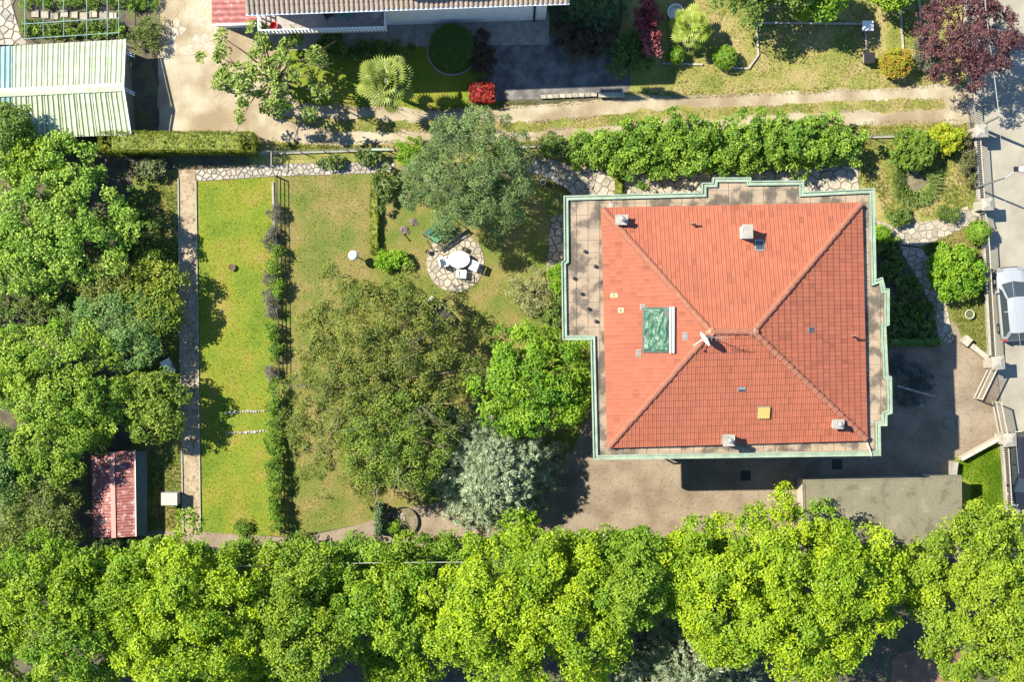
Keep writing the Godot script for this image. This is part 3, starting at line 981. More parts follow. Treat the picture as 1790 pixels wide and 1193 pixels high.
func roof_things(o: Node3D, roof: Node3D, on: Callable, top: float) -> void:
	var n_of := func(a: Vector3, b: Vector3, c: Vector3) -> Vector3:
		var n := (b - a).cross(c - a).normalized()
		return n if n.y > 0 else -n
	var nn := []
	for s in [[1100, 700, 0, 1400, 770], [1080, 450, 1, 1080, 700], [1200, 400, 2, 1400, 400], [1480, 450, 3, 1490, 700]]:
		nn.append(n_of.call(on.call(s[0], s[1], s[2]), on.call(s[3], s[4], s[2]), on.call((s[0] + s[3]) / 2.0 + (40 if s[2] in [1] else -40 if s[2] == 3 else 0), (s[1] + s[4]) / 2.0 + (-60 if s[2] == 0 else 60 if s[2] == 2 else 0), s[2])))
	chimney(o, on.call(1085, 386, 2), 0.55, 0.42, 0.35, M.white, true)
	chimney(o, on.call(1300, 408, 2), 0.42, 0.62, 1.0, M.white, false)
	chimney(o, on.call(1269, 768, 0), 0.5, 0.5, 0.75, M.concrete, true)
	chimney(o, on.call(1462, 741, 0), 0.5, 0.38, 0.2, M.white, true)
	# vent pipes with a tee
	for s in [[1209, 392, 2, 0.55], [1487, 587, 3, 0.6]]:
		var q: Vector3 = on.call(s[0], s[1], s[2]) - o.position
		var b := MB.new()
		b.tube(q - Vector3(0, 0.1, 0), q + Vector3(0, s[3], 0), 0.055, 0.055, 8)
		b.tube(q + Vector3(-0.16, s[3], 0.03), q + Vector3(0.16, s[3], -0.03), 0.06, 0.06, 8)
		part(o, "vent_pipe", b.mesh(), M.terracotta)
	# small skylight behind the north chimney
	var p: Vector3 = on.call(1327, 430, 2)
	var f := slope_box(o, roof, "skylight", p, Vector3(0.5, 0.1, 0.62), nn[2], Vector3.RIGHT, M.grey_metal)
	slope_box(o, f, "pane", p + nn[2] * 0.1, Vector3(0.4, 0.02, 0.5), nn[2], Vector3.RIGHT, M.glass)
	# glass and vent tiles
	for s in [[1124, 537, 1, 0.28, 0.28, "grey"], [1198, 588, 1, 0.26, 0.4, "grey"], [1117, 618, 1, 0.28, 0.36, "grey"], [1296, 680, 0, 0.42, 0.24, "glass"], [1416, 577, 3, 0.34, 0.26, "glass"], [1074, 517, 1, 0.4, 0.22, "yellow"], [1086, 543, 1, 0.3, 0.26, "yellow"]]:
		var q: Vector3 = on.call(s[0], s[1], s[2])
		var g := slope_box(o, roof, "vent_tile", q, Vector3(s[3], 0.085, s[4]), nn[s[2]], Vector3.RIGHT, M.concrete if s[5] == "grey" else M.yellow_panel if s[5] == "yellow" else M.grey_metal)
		if s[5] == "yellow":
			slope_box(o, g, "hole", q + nn[s[2]] * 0.085, Vector3(0.1, 0.015, 0.1), nn[s[2]], Vector3.RIGHT, M.black)
		else:
			for e in [-1, 1]:
				slope_box(o, g, "pane", q + nn[s[2]] * 0.085 + Vector3(0, 0, e * s[4] * 0.23) , Vector3(s[3] * 0.8, 0.012, s[4] * 0.36), nn[s[2]], Vector3.RIGHT, M.glass)
	p = on.call(1334, 720, 0)
	f = slope_box(o, roof, "hatch", p, Vector3(0.64, 0.16, 0.66), nn[0], Vector3.RIGHT, M.grey_metal)
	slope_box(o, f, "cover", p + nn[0] * 0.16, Vector3(0.62, 0.03, 0.64), nn[0], Vector3.RIGHT, M.yellow_panel)
	# large roof window under a wrinkled green sheet
	p = on.call(1153, 577, 1)
	f = slope_box(o, roof, "roof_window", p, Vector3(1.8, 0.17, 2.36), nn[1], Vector3.RIGHT, M.dark_metal)
	var x: Vector3 = (Vector3.RIGHT - nn[1] * nn[1].x).normalized()
	var z: Vector3 = x.cross(nn[1])
	for e in [0.66, 0.82]:
		var b := MB.new()
		b.box(p - o.position + nn[1] * 0.2 + x * e, Vector3(0.09, 0.12, 2.4), Basis(x, nn[1], z))
		part(f, "flashing", b.mesh(), M.grey_metal)
	var nz := FastNoiseLite.new()
	nz.seed = 8
	nz.frequency = 0.8
	var t := MB.new()
	var rows := []
	for j in 34:
		var row := PackedVector3Array()
		for i in 24:
			var fx := -0.8 + 1.34 * i / 23.0
			var fz := -1.14 + 2.26 * j / 33.0
			var edge := i == 0 or i == 23 or j == 0 or j == 33
			var ridged := 1.0 - absf(nz.get_noise_2d(fx * 2.4 + fz * 1.1, fz * 0.5 - fx * 0.6)) * 2.6
			var hgt := 0.2 + 0.12 * ridged + 0.03 * nz.get_noise_2d(fx * 5.0, fz * 5.0)
			fx += nz.get_noise_2d(fz * 2.0, 5.0) * 0.06
			row.append(p - o.position + x * fx + z * (fz + nz.get_noise_2d(fx * 2.0, 9.0) * 0.05) + nn[1] * (0.17 if edge else hgt))
		rows.append(row)
	t.grid(rows)
	part(f, "sheet_cover", t.mesh(true), M.tarp)
	# things on the flat eave
	for s in [[1022, 440], [1040, 466], [1003, 487], [1052, 493], [1016, 514], [1028, 540], [1041, 562]]:
		var q := P(s[0], s[1], top) - o.position
		var b := MB.new()
		b.tube(q - Vector3(0, 0.02, 0), q + Vector3(0, 0.14, 0), 0.055, 0.05, 8)
		b.lathe(q, [Vector2(0.1, 0.13), Vector2(0.09, 0.17), Vector2(0.001, 0.2)], 10)
		part(o, "eave_vent", b.mesh(), M.black)
	var lid := MB.new()
	lid.lathe(P(1067, 360, top) - o.position, [Vector2(0.17, 0), Vector2(0.17, 0.04), Vector2(0.001, 0.05)], 14)
	part(o, "drain_lid", lid.mesh(), M.concrete)
	var pipe := MB.new()
	pipe.tube(P(1513, 768, top + 0.12) - o.position, P(1523, 796, top + 0.25) - o.position, 0.05, 0.05, 8)
	pipe.tube(P(1523, 796, top + 0.25) - o.position, P(1523, 800, top - 0.3) - o.position, 0.05, 0.05, 8)
	part(o, "overflow_pipe", pipe.mesh(), M.cream)
	# downpipe loop under the south eave
	pipe = MB.new()
	var d := [P(1160, 801, 7.0), P(1178, 811, 6.4), P(1186, 811, 6.1), P(1192, 806, 5.6), P(1194, 806, 0.0)]
	for i in 4:
		pipe.tube(d[i] - o.position, d[i + 1] - o.position, 0.05, 0.05, 8, false)
	part(o, "downpipe", pipe.mesh(), M.mint_dark)
	# satellite dish and aerial stand on the roof
	var q: Vector3 = on.call(1235, 590, 1)
	var dish := thing("satellite_dish", "white satellite dish on a mast by the roof ridge", "antenna", q)
	var b := MB.new()
	b.tube(Vector3(0, -0.1, 0), Vector3(0, 0.75, 0), 0.03, 0.03, 8)
	part(dish, "mast", b.mesh(), M.grey_metal)
	var face := Vector3(-0.8, 0.1, 0.5).normalized()
	var fx := face.cross(Vector3.UP).normalized()
	var fy := fx.cross(face)
	var rowsd := []
	for j in 6:
		var row := PackedVector3Array()
		for i in 21:
			var a := TAU * i / 20.0
			var r := 0.43 * j / 5.0
			row.append(Vector3(-0.12, 0.8, 0.02) + (fx * cos(a) + fy * sin(a) * 1.08) * r + face * (r * r * 0.55))
		rowsd.append(row)
	b = MB.new()
	b.grid(rowsd)
	part(dish, "reflector", b.mesh(true), M.white_paint)
	b = MB.new()
	b.tube(Vector3(-0.12, 0.35, 0.02), Vector3(-0.12, 0.6, 0.02) + face * 0.72, 0.02, 0.02, 6)
	part(dish, "feed_arm", b.mesh(), M.white_paint)
	b = MB.new()
	b.box(Vector3(-0.12, 0.62, 0.02) + face * 0.76, Vector3(0.12, 0.09, 0.09))
	part(dish, "receiver", b.mesh(), M.concrete)
	q = on.call(1243, 590, 0)
	var an := thing("roof_aerial", "thin metal aerial mast with short rods beside the satellite dish", "antenna", q)
	b = MB.new()
	b.tube(Vector3(0, -0.1, 0), Vector3(0, 2.0, 0), 0.022, 0.018, 6)
	part(an, "mast", b.mesh(), M.grey_metal)
	for e in [[1.95, 0.55], [1.7, 0.4]]:
		b = MB.new()
		b.tube(Vector3(-e[1], e[0], 0), Vector3(e[1], e[0], 0.05), 0.012, 0.012, 5)
		for i in 5:
			var c := Vector3(lerpf(-e[1], e[1], i / 4.0), e[0], 0.05 * i / 4.0)
			b.tube(c - Vector3(0, 0, 0.16), c + Vector3(0, 0, 0.16), 0.007, 0.007, 4)
		part(an, "rods", b.mesh(), M.grey_metal)

func garage() -> void:
	var o := thing("garage", "low garage with a flat olive grey membrane roof", "garage", P(1540, 890))
	var h := 2.6
	var p := poly([1403, 839, 1625, 835, 1625, 832, 1680, 831, 1682, 985, 1408, 985], h)
	var b := MB.new()
	b.o = o.position
	b.prism(inset(p, 0.18), -0.05, h - 0.12)
	part(o, "wall", b.mesh(), M.cream)
	b = MB.new()
	b.o = o.position
	b.prism(p, h - 0.12, h)
	part(o, "roof_slab", b.mesh(), M.membrane)
	var r1 := inset(p, 0.09)
	for i in p.size():
		var j := (i + 1) % p.size()
		b = MB.new()
		b.o = o.position
		b.quad(Vector3(p[i].x, h + 0.05, p[i].y), Vector3(p[j].x, h + 0.05, p[j].y), Vector3(r1[j].x, h + 0.05, r1[j].y), Vector3(r1[i].x, h + 0.05, r1[i].y))
		b.quad(Vector3(p[i].x, h - 0.18, p[i].y), Vector3(p[j].x, h - 0.18, p[j].y), Vector3(p[j].x, h + 0.05, p[j].y), Vector3(p[i].x, h + 0.05, p[i].y))
		b.quad(Vector3(r1[i].x, h, r1[i].y), Vector3(r1[j].x, h, r1[j].y), Vector3(r1[j].x, h + 0.05, r1[j].y), Vector3(r1[i].x, h + 0.05, r1[i].y))
		part(o, "roof_edge", b.mesh(), M.membrane)
	# laps of the membrane
	for x in [1458, 1486, 1542, 1598, 1654]:
		b = MB.new()
		b.o = o.position
		b.bar(P(x, 843, h + 0.006), P(x + 3, 982, h + 0.006), 0.14, 0.02)
		part(o, "membrane_lap", b.mesh(), M.membrane)
	b = MB.new()
	b.o = o.position
	b.box(P(1470, 839, 0.0) + Vector3(0, 1.1, 0.35), Vector3(2.5, 2.2, 0.08))
	part(o, "door", b.mesh(), M.green_paint)

func north_house() -> void:
	var o := thing("white_house", "white two storey house with a tiled roof edge and a long balcony", "house", P(700, 0))
	var h := 8.4
	# outline of the eave at h, then walls set back under it
	var e0 := P(430, 23, h)
	var e1 := P(995, 3, h)
	var u := (e1 - e0).normalized()
	var n := Vector3(-u.z, 0, u.x)          # towards the garden
	if n.z < 0: n = -n
	var back := n * -9.0
	var b := MB.new()
	b.o = o.position
	var w0 := e0 + u * 0.7 - n * 1.0
	var w1 := e1 - u * 1.0 - n * 1.0
	b.prism(PackedVector2Array([Vector2(w0.x, w0.z), Vector2(w1.x, w1.z), Vector2((w1 + back).x, (w1 + back).z), Vector2((w0 + back).x, (w0 + back).z)]), -0.05, h - 0.05)
	part(o, "wall", b.mesh(), M.white)
	# roof: two slopes, ridge along u
	b = MB.new()
	b.o = o.position
	var mid := n * -5.2 + Vector3(0, 1.7, 0)
	var back_e := n * -10.4
	b.quad(e0, e1, e1 + mid, e0 + mid); b.quad(e0 + back_e, e1 + back_e, e1 + mid, e0 + mid)
	for k in [Vector3(0, -0.12, 0)]:
		b.quad(e0, e1, e1 + k, e0 + k)
		b.quad(e0 + k, e1 + k, e1 + mid + k, e0 + mid + k)
	b.tri(e0, e0 + mid, e0 + back_e); b.tri(e1, e1 + mid, e1 + back_e)
	var roof := part(o, "roof", b.mesh(), M.pantile)
	# rows of round pantiles running down the front slope
	var len := (e1 - e0).length()
	var cnt := int(len / 0.26)
	var slope := mid.normalized()
	var sn := u.cross(slope)
	if sn.y < 0: sn = -sn
	var pt := MB.new()
	for k in 5:
		var p := PI * k / 5.0
		var q := PI * (k + 1) / 5.0
		pt.quad(Vector3(cos(p) * 0.1, sin(p) * 0.085, 0.0), Vector3(cos(q) * 0.1, sin(q) * 0.085, 0.0), Vector3(cos(q) * 0.08, sin(q) * 0.06, -0.5), Vector3(cos(p) * 0.08, sin(p) * 0.06, -0.5))
		pt.tri(Vector3(0, 0, 0), Vector3(cos(p) * 0.1, sin(p) * 0.085, 0.0), Vector3(cos(q) * 0.1, sin(q) * 0.085, 0.0))
	var pm := pt.mesh()
	for i in cnt:
		for r in 3:
			part(roof, "pantile", pm, M.pantile, Transform3D(Basis(u, sn, -slope), e0 + u * (i + 0.5) * 0.26 + slope * (r * 0.44 - 0.05) + sn * 0.02 - o.position))
	b = MB.new()
	b.o = o.position
	b.bar(e0 + n * 0.06 - Vector3(0, 0.1, 0), e1 + n * 0.06 - Vector3(0, 0.1, 0), 0.14, 0.12)
	part(o, "gutter", b.mesh(), M.white_paint)
	for s in [[0.495, 1.2], [0.605, 4.4], [0.765, 4.4], [0.64, 1.2], [0.86, 1.2]]:
		window_in(o, w1, w0, s[1], 0.9, 1.3, 1.0 - s[0], M.dark_metal)
	b = MB.new()
	b.o = o.position
	var dp := w0.lerp(w1, 0.955) + n * 0.06
	b.tube(Vector3(dp.x, 0, dp.z), Vector3(dp.x, h - 0.1, dp.z), 0.06, 0.06, 8)
	part(o, "downpipe", b.mesh(), M.dark_metal)
	# balcony, its floor at about 3.6 m
	var hb := 3.7
	var c0 := P(458, 60, hb)
	var c1 := P(676, 54, hb)
	var d0 := Vector3(w0.x, hb, w0.z)
	b = MB.new()
	b.o = o.position
	var q0 := c0 - n * 3.0
	var q1 := c1 - n * 3.0
	b.prism(PackedVector2Array([Vector2(c0.x, c0.z), Vector2(c1.x, c1.z), Vector2(q1.x, q1.z), Vector2(q0.x, q0.z)]), hb - 0.2, hb)
	var bal := part(o, "balcony", b.mesh(), M.balcony_floor)
	for k in 3:
		b = MB.new()
		b.o = o.position
		var y := hb + 0.35 * (k + 1)
		b.bar(c0 + Vector3(0, y - hb, 0), c1 + Vector3(0, y - hb, 0), 0.05, 0.05)
		b.bar(c1 + Vector3(0, y - hb, 0), q1 + Vector3(0, y - hb, 0), 0.05, 0.05)
		b.bar(c0 + Vector3(0, y - hb, 0), q0 + Vector3(0, y - hb, 0), 0.05, 0.05)
		part(bal, "rail", b.mesh(), M.white_paint)
	var bl := MB.new()
	bl.box(Vector3(0, 0.52, 0), Vector3(0.1, 1.04, 0.035))
	var bm := bl.mesh()
	for i in 36:
		part(bal, "baluster", bm, M.white_paint, Transform3D(Basis(), c0.lerp(c1, i / 35.0) - o.position))
	for i in 9:
		part(bal, "baluster", bm, M.white_paint, Transform3D(Basis(Vector3.UP, PI / 2), c1.lerp(q1, i / 10.0) - o.position))
		part(bal, "baluster", bm, M.white_paint, Transform3D(Basis(Vector3.UP, PI / 2), c0.lerp(q0, i / 10.0) - o.position))
	for i in 4:
		b = MB.new()
		b.o = o.position
		var c := c0.lerp(c1, 0.05 + 0.3 * i) - n * 1.3
		b.box(Vector3(c.x, hb / 2 - 0.1, c.z), Vector3(0.25, hb - 0.2, 0.25))
		part(bal, "column", b.mesh(), M.white)
	# things on the balcony
	var t := thing("folding_chair", "dark folding chair in the shade on the balcony", "chair", P(575, 27, hb))
	chair_parts(t, M.dark_metal, 0.5)
	t.rotation.y = 0.6
	t = thing("green_chair", "green folding chair in the shade on the balcony", "chair", P(607, 26, hb))
	chair_parts(t, M.green_paint, 0.55)
	t.rotation.y = -0.5
	t = thing("balcony_table", "round grey table at the right end of the balcony", "table", P(661, 27, hb))
	b = MB.new()
	b.lathe(Vector3(0, 0.7, 0), [Vector2(0.001, 0.03), Vector2(0.3, 0.03), Vector2(0.3, 0), Vector2(0.001, 0)], 16)
	part(t, "table_top", b.mesh(), M.concrete)
	b = MB.new()
	b.tube(Vector3.ZERO, Vector3(0, 0.7, 0), 0.05, 0.04, 8)
	part(t, "leg", b.mesh(), M.dark_metal)
	t = thing("washing_basket", "red plastic basket on the sunlit end of the balcony", "basket", P(480, 46, hb))
	b = MB.new()
	b.lathe(Vector3.ZERO, [Vector2(0.001, 0.01), Vector2(0.15, 0.01), Vector2(0.2, 0.24), Vector2(0.22, 0.24), Vector2(0.22, 0.27), Vector2(0.19, 0.27), Vector2(0.14, 0.03), Vector2(0.001, 0.03)], 14)
	part(t, "tub", b.mesh(), mat(0.4, 0.03, 0.03, 0.5))
	b = MB.new()
	for s in [-1, 1]:
		b.tube(Vector3(s * 0.22, 0.25, -0.06), Vector3(s * 0.22, 0.25, 0.06), 0.012, 0.012, 5)
	part(t, "handle", b.mesh(), mat(0.4, 0.03, 0.03, 0.5))
	# lean-to with a red corrugated roof
	t = thing("lean_to", "lean-to with a faded red corrugated roof beside the white house", "shed", P(440, 10))
	var hl := 3.0
	var rp := [P(371, -30, hl), P(516, -30, hl), P(516, 37, hl - 0.35), P(371, 42, hl - 0.35)]
	corrugated(t, "roof", rp[0], rp[1], rp[2], rp[3], 0.3, 0.05, M.red_sheet, true)
	b = MB.new()
	b.o = t.position
	b.prism(PackedVector2Array([Vector2(rp[0].x + 0.2, rp[0].z), Vector2(rp[1].x - 0.2, rp[1].z), Vector2(rp[2].x - 0.2, rp[2].z - 0.35), Vector2(rp[3].x + 0.2, rp[3].z - 0.35)]), -0.02, hl - 0.5)
	part(t, "wall", b.mesh(), M.white)
	b = MB.new()
	b.o = t.position
	b.bar(rp[3] + Vector3(0, -0.03, 0.05), rp[2] + Vector3(0, -0.03, 0.05), 0.12, 0.1)
	part(t, "gutter", b.mesh(), M.white_paint)

func chair_parts(t: Node3D, m: Material, w: float) -> void:
	var b := MB.new()
	b.box(Vector3(0, 0.43, 0), Vector3(w * 0.9, 0.035, w * 0.85))
	part(t, "seat", b.mesh(), m)
	b = MB.new()
	b.box(Vector3(0, 0.68, -w * 0.47), Vector3(w * 0.9, 0.46, 0.035), Basis(Vector3.RIGHT, 0.16))
	part(t, "backrest", b.mesh(), m)
	for s in [[-1, -1], [1, -1], [1, 1], [-1, 1]]:
		b = MB.new()
		b.tube(Vector3(s[0] * w * 0.46, 0.0, s[1] * w * 0.45), Vector3(s[0] * w * 0.4, 0.42, s[1] * w * 0.38), 0.02, 0.024, 6)
		part(t, "leg", b.mesh(), m)
	for s in [-1, 1]:
		b = MB.new()
		b.bar(Vector3(s * w * 0.46, 0.64, -w * 0.45), Vector3(s * w * 0.46, 0.62, w * 0.36), 0.055, 0.03)
		b.bar(Vector3(s * w * 0.46, 0.43, w * 0.34), Vector3(s * w * 0.46, 0.62, w * 0.34), 0.04, 0.04)
		part(t, "armrest", b.mesh(), m)

# A ribbed metal sheet between four corners; ribs run along a-d if down is true.
func corrugated(t: Node3D, called: String, a: Vector3, b: Vector3, c: Vector3, d: Vector3, pitch: float, deep: float, m: Material, across := false, sharp := false) -> MeshInstance3D:
	var k := MB.new()
	k.o = t.position
	var len := (d - a).length() if across else (b - a).length()
	var n := int(len / pitch) * 4
	var up := (b - a).cross(d - a).normalized()
	if up.y < 0: up = -up
	var last0: Vector3
	var last1: Vector3
	for i in n + 1:
		var f := float(i) / n
		var hgt: float = deep * (0.5 + 0.5 * sin(TAU * i / 4.0)) if not sharp else deep * [0.0, 0.0, 1.0, 0.1][i % 4]
		var p := (a.lerp(d, f) if across else a.lerp(b, f)) + up * hgt
		var q := (b.lerp(c, f) if across else d.lerp(c, f)) + up * hgt
		if i > 0:
			k.quad(last0, p, q, last1)
			k.quad(last0 - up * 0.03, p - up * 0.03, p, last0); k.quad(last1 - up * 0.03, q - up * 0.03, q, last1)
		last0 = p; last1 = q
	return part(t, called, k.mesh(), m)

func sheds() -> void:
	# green ribbed metal shed, gabled along x
	var t := thing("metal_shed", "long shed with a pale green ribbed metal gable roof", "shed", P(100, 155))
	var he := 2.0
	var hr := 2.75
	var n0 := P(-60, 85, he)
	var n1 := P(219, 69, he)
	var r0 := P(-60, 165, hr)
	var r1 := P(216, 152, hr)
	var s0 := P(-60, 245, he)
	var s1 := P(229, 236, he)
	var sheets := 10
	for i in sheets:
		var f := float(i) / sheets
		var g := float(i + 1) / sheets - 0.004
		var m: Material = M.blue_sheet if i < 3 else M.green_sheet
		if i == 3: m = M.green_sheet
		corrugated(t, "roof_sheet", n0.lerp(n1, f), n0.lerp(n1, g), r0.lerp(r1, g), r0.lerp(r1, f), 0.245, 0.085, m, false, true)
		corrugated(t, "roof_sheet", s0.lerp(s1, f), s0.lerp(s1, g), r0.lerp(r1, g), r0.lerp(r1, f), 0.245, 0.085, m, false, true)
	var b := MB.new()
	b.o = t.position
	for s in [-1, 1]:
		b.quad(r0 + Vector3(0, 0.09, 0), r1 + Vector3(0, 0.09, 0), r1 + Vector3(0, 0.02, s * 0.24), r0 + Vector3(0, 0.02, s * 0.24))
	part(t, "ridge_flashing", b.mesh(), M.green_sheet)
	b = MB.new()
	b.o = t.position
	b.bar(n1 + Vector3(0.03, 0.04, 0), r1 + Vector3(0.03, 0.07, 0), 0.07, 0.12); b.bar(r1 + Vector3(0.03, 0.07, 0), s1 + Vector3(0.03, 0.04, 0), 0.07, 0.12)
	part(t, "verge_flashing", b.mesh(), M.white_paint)
	b = MB.new()
	b.o = t.position
	var a := n1 + Vector3(-0.25, 0, 0.3)
	var c := s1 + Vector3(-0.25, 0, -0.3)
	var rr := r1 + Vector3(-0.25, -0.12, 0)
	b.quad(Vector3(a.x, 0, a.z), Vector3(c.x, 0, c.z), Vector3(c.x, he, c.z), Vector3(a.x, he, a.z))
	b.tri(a, rr, c)
	b.quad(Vector3(a.x, 0, a.z), Vector3(-35, 0, a.z), Vector3(-35, he, a.z), a); b.quad(Vector3(c.x, 0, c.z), Vector3(-35, 0, c.z), Vector3(-35, he, c.z), c)
	part(t, "wall", b.mesh(), M.teal_wall)
	for z in [[88, 96], [152, 163]]:
		b = MB.new()
		b.o = t.position
		b.bar(P(216, z[0], he - 0.1), P(236, z[1], he - 0.25), 0.05, 0.05)
		b.bar(P(216, z[0] + 4, he - 0.1), P(236, z[1] + 4, he - 0.25), 0.05, 0.05)
		part(t, "brace", b.mesh(), M.white_paint)
	# red corrugated garden shed
	t = thing("garden_shed", "small garden shed with a flaking red corrugated roof", "shed", P(215, 866))
	var h0 := 1.62
	var q := [P(160, 796, h0 - 0.1), P(197, 791, h0 + 0.1), P(236, 787, h0 - 0.05), P(238, 938, h0 - 0.05), P(200, 940, h0 + 0.1), P(164, 940, h0 - 0.1)]
	corrugated(t, "roof_sheet", q[1], q[2], q[3], q[4], 0.17, 0.04, M.rust_sheet, true)
	corrugated(t, "roof_sheet", q[0], q[1], q[4], q[5], 0.17, 0.04, M.rust_sheet, true)
	b = MB.new()
	b.o = t.position
	b.bar(q[1] + Vector3(0, 0.06, -0.02), q[4] + Vector3(0, 0.06, 0.02), 0.26, 0.04)
	part(t, "ridge_flashing", b.mesh(), mat(0.36, 0.17, 0.15, 0.7))
	b = MB.new()
	b.o = t.position
	b.bar(q[2] + Vector3(0.02, 0.02, 0), q[3] + Vector3(0.02, 0.02, 0), 0.05, 0.07)
	part(t, "verge_flashing", b.mesh(), mat(0.6, 0.42, 0.38, 0.7))
	b = MB.new()
	b.o = t.position
	b.prism(PackedVector2Array([Vector2(q[0].x + 0.1, q[0].z + 0.1), Vector2(q[2].x - 0.02, q[2].z + 0.1), Vector2(q[3].x - 0.02, q[3].z - 0.1), Vector2(q[5].x + 0.1, q[5].z - 0.1)]), -0.02, h0 - 0.14)
	part(t, "wall", b.mesh(), M.teal_wall)
	b = MB.new()
	b.o = t.position
	b.quad(q[2] + Vector3(0.03, -0.06, 0.05), P(257, 789, 0.95), P(258, 938, 0.95), q[3] + Vector3(0.03, -0.06, -0.05))
	b.quad(P(257, 789, 0.95), P(257, 789, 0.0), P(258, 938, 0.0), P(258, 938, 0.95))
	part(t, "side_roof", b.mesh(), M.teal_wall)
	# vegetable cage of thin pipes
	t = thing("vegetable_cage", "vegetable frame of thin pale green pipes over crops", "frame", P(125, 30))
	var hc := 1.5
	var xs := [44, 76, 112, 152, 188, 208]
	for x in xs:
		for y in [-8, 36, 62]:
			b = MB.new()
			b.o = t.position
			var top := P(x, y, hc)
			b.tube(Vector3(top.x, 0, top.z), top, 0.022, 0.022, 5)
			part(t, "post", b.mesh(), M.blue_sheet)
	for y in [-8, 36, 62]:
		b = MB.new()
		b.o = t.position
		b.tube(P(40, y + 6, hc), P(210, y - 5, hc), 0.024, 0.024, 5)
		part(t, "rail", b.mesh(), M.blue_sheet)
	for x in xs:
		b = MB.new()
		b.o = t.position
		b.tube(P(x, -20, hc + 0.02), P(x, 64, hc + 0.02), 0.02, 0.02, 5)
		part(t, "cross_rail", b.mesh(), M.blue_sheet)
	for i in 9:
		b = MB.new()
		b.o = t.position
		b.box(P(62 + i * 17, 24 + (i % 3) * 2, 0.03), Vector3(0.42, 0.06, 0.4))
		part(t, "paving_slab", b.mesh(), M.stone[i % 5])
	for row in [[4, "weed"], [46, "dark_shrub"], [56, "shrub"]]:
		for i in 9:
			var px: float = 52 + i * 19 + rng.randf_range(-4, 4)
			tree("vegetable_plant", "leafy vegetable plant under the pale green pipe frame", "plant", px, row[0] + rng.randf_range(-4, 4), 9, 8, 0.5, row[1], "vegetables under the pipe frame", {"dens": 12.0, "cover": 1.0})
	# white storage box by the path
	t = thing("storage_box", "white plastic tank on the grass by the path", "tank", P(303, 870))
	b = MB.new()
	b.prism(PackedVector2Array([Vector2(-0.46, -0.36), Vector2(0.46, -0.36), Vector2(0.46, 0.36), Vector2(-0.46, 0.36)]), 0.0, 0.85, 0.04)
	part(t, "body", b.mesh(), M.concrete)
	b = MB.new()
	b.prism(PackedVector2Array([Vector2(-0.49, -0.39), Vector2(0.49, -0.39), Vector2(0.49, 0.39), Vector2(-0.49, 0.39)]), 0.86, 0.95, 0.03)
	part(t, "lid", b.mesh(), M.pale_plastic)

func pillar(label: String, px: float, py: float, h: float, w: float, turn: float) -> void:
	var t := thing("gate_pillar", label, "pillar", P(px, py))
	t.rotation.y = turn
	var b := MB.new()
	b.prism(PackedVector2Array([Vector2(-w, -w), Vector2(w, -w), Vector2(w, w), Vector2(-w, w)]) , -0.02, h, 0.02)
	part(t, "shaft", b.mesh(), M.rail_paint)
	b = MB.new()
	var k := w + 0.08
	b.prism(PackedVector2Array([Vector2(-k, -k), Vector2(k, -k), Vector2(k, k), Vector2(-k, k)]), h, h + 0.07)
	part(t, "cap", b.mesh(), M.concrete)
	b = MB.new()
	b.prism(PackedVector2Array([Vector2(-k, -k) * 0.96, Vector2(k, -k) * 0.96, Vector2(k, k) * 0.96, Vector2(-k, k) * 0.96]), h + 0.07, h + 0.2, w * 0.8)
	part(t, "cap_top", b.mesh(), M.concrete)

func railing(called: String, label: String, category: String, a: Vector3, c: Vector3, base: float, h: float, gap: float, m: Material, wall: Material) -> void:
	var t := thing(called, label, category, a)
	var e := c - a
	var b := MB.new()
	if base > 0.0:
		b.bar(Vector3(0, base / 2 - 0.01, 0), e + Vector3(0, base / 2 - 0.01, 0), 0.14, base)
		part(t, "base_wall", b.mesh(), wall)
	for y in [base + 0.12, h]:
		b = MB.new()
		b.bar(Vector3(0, y, 0), e + Vector3(0, y, 0), 0.05, 0.045)
		part(t, "rail", b.mesh(), m)
	b = MB.new()
	b.box(Vector3(0, (h - base - 0.12) / 2, 0), Vector3(0.028, h - base - 0.12, 0.028))
	var bm := b.mesh()
	var n := int(e.length() / gap)
	for i in n:
		part(t, "baluster", bm, m, Transform3D(Basis(), e * ((i + 0.5) / n) + Vector3(0, base + 0.12, 0)))

func gate_leaf(label: String, a: Vector3, c: Vector3, h: float) -> void:
	var t := thing("gate_leaf", label, "gate", a)
	var e := c - a
	for y in [0.12, 0.75, h]:
		var b := MB.new()
		b.bar(Vector3(0, y, 0), e + Vector3(0, y, 0), 0.07, 0.06)
		part(t, "rail", b.mesh(), M.rail_paint)
	for f in [0.0, 1.0]:
		var b := MB.new()
		b.box(e * f + Vector3(0, h / 2 + 0.04, 0), Vector3(0.07, h, 0.07))
		part(t, "stile", b.mesh(), M.rail_paint)
	var k := MB.new()
	k.box(Vector3(0, h / 2, 0), Vector3(0.03, h - 0.2, 0.03))
	var bm := k.mesh()
	var n := int(e.length() / 0.12)
	for i in range(1, n):
		part(t, "bar", bm, M.rail_paint, Transform3D(Basis(), e * (float(i) / n) + Vector3(0, 0.06, 0)))

func cable(label: String, pts: Array, r: float, m: Material) -> void:
	var t := thing("overhead_cable", label, "cable", pts[0])
	var b := MB.new()
	b.o = pts[0]
	for i in pts.size() - 1:
		b.tube(pts[i], pts[i + 1], r, r, 5, false)
	var o := part(t, "wire", b.mesh(), m)

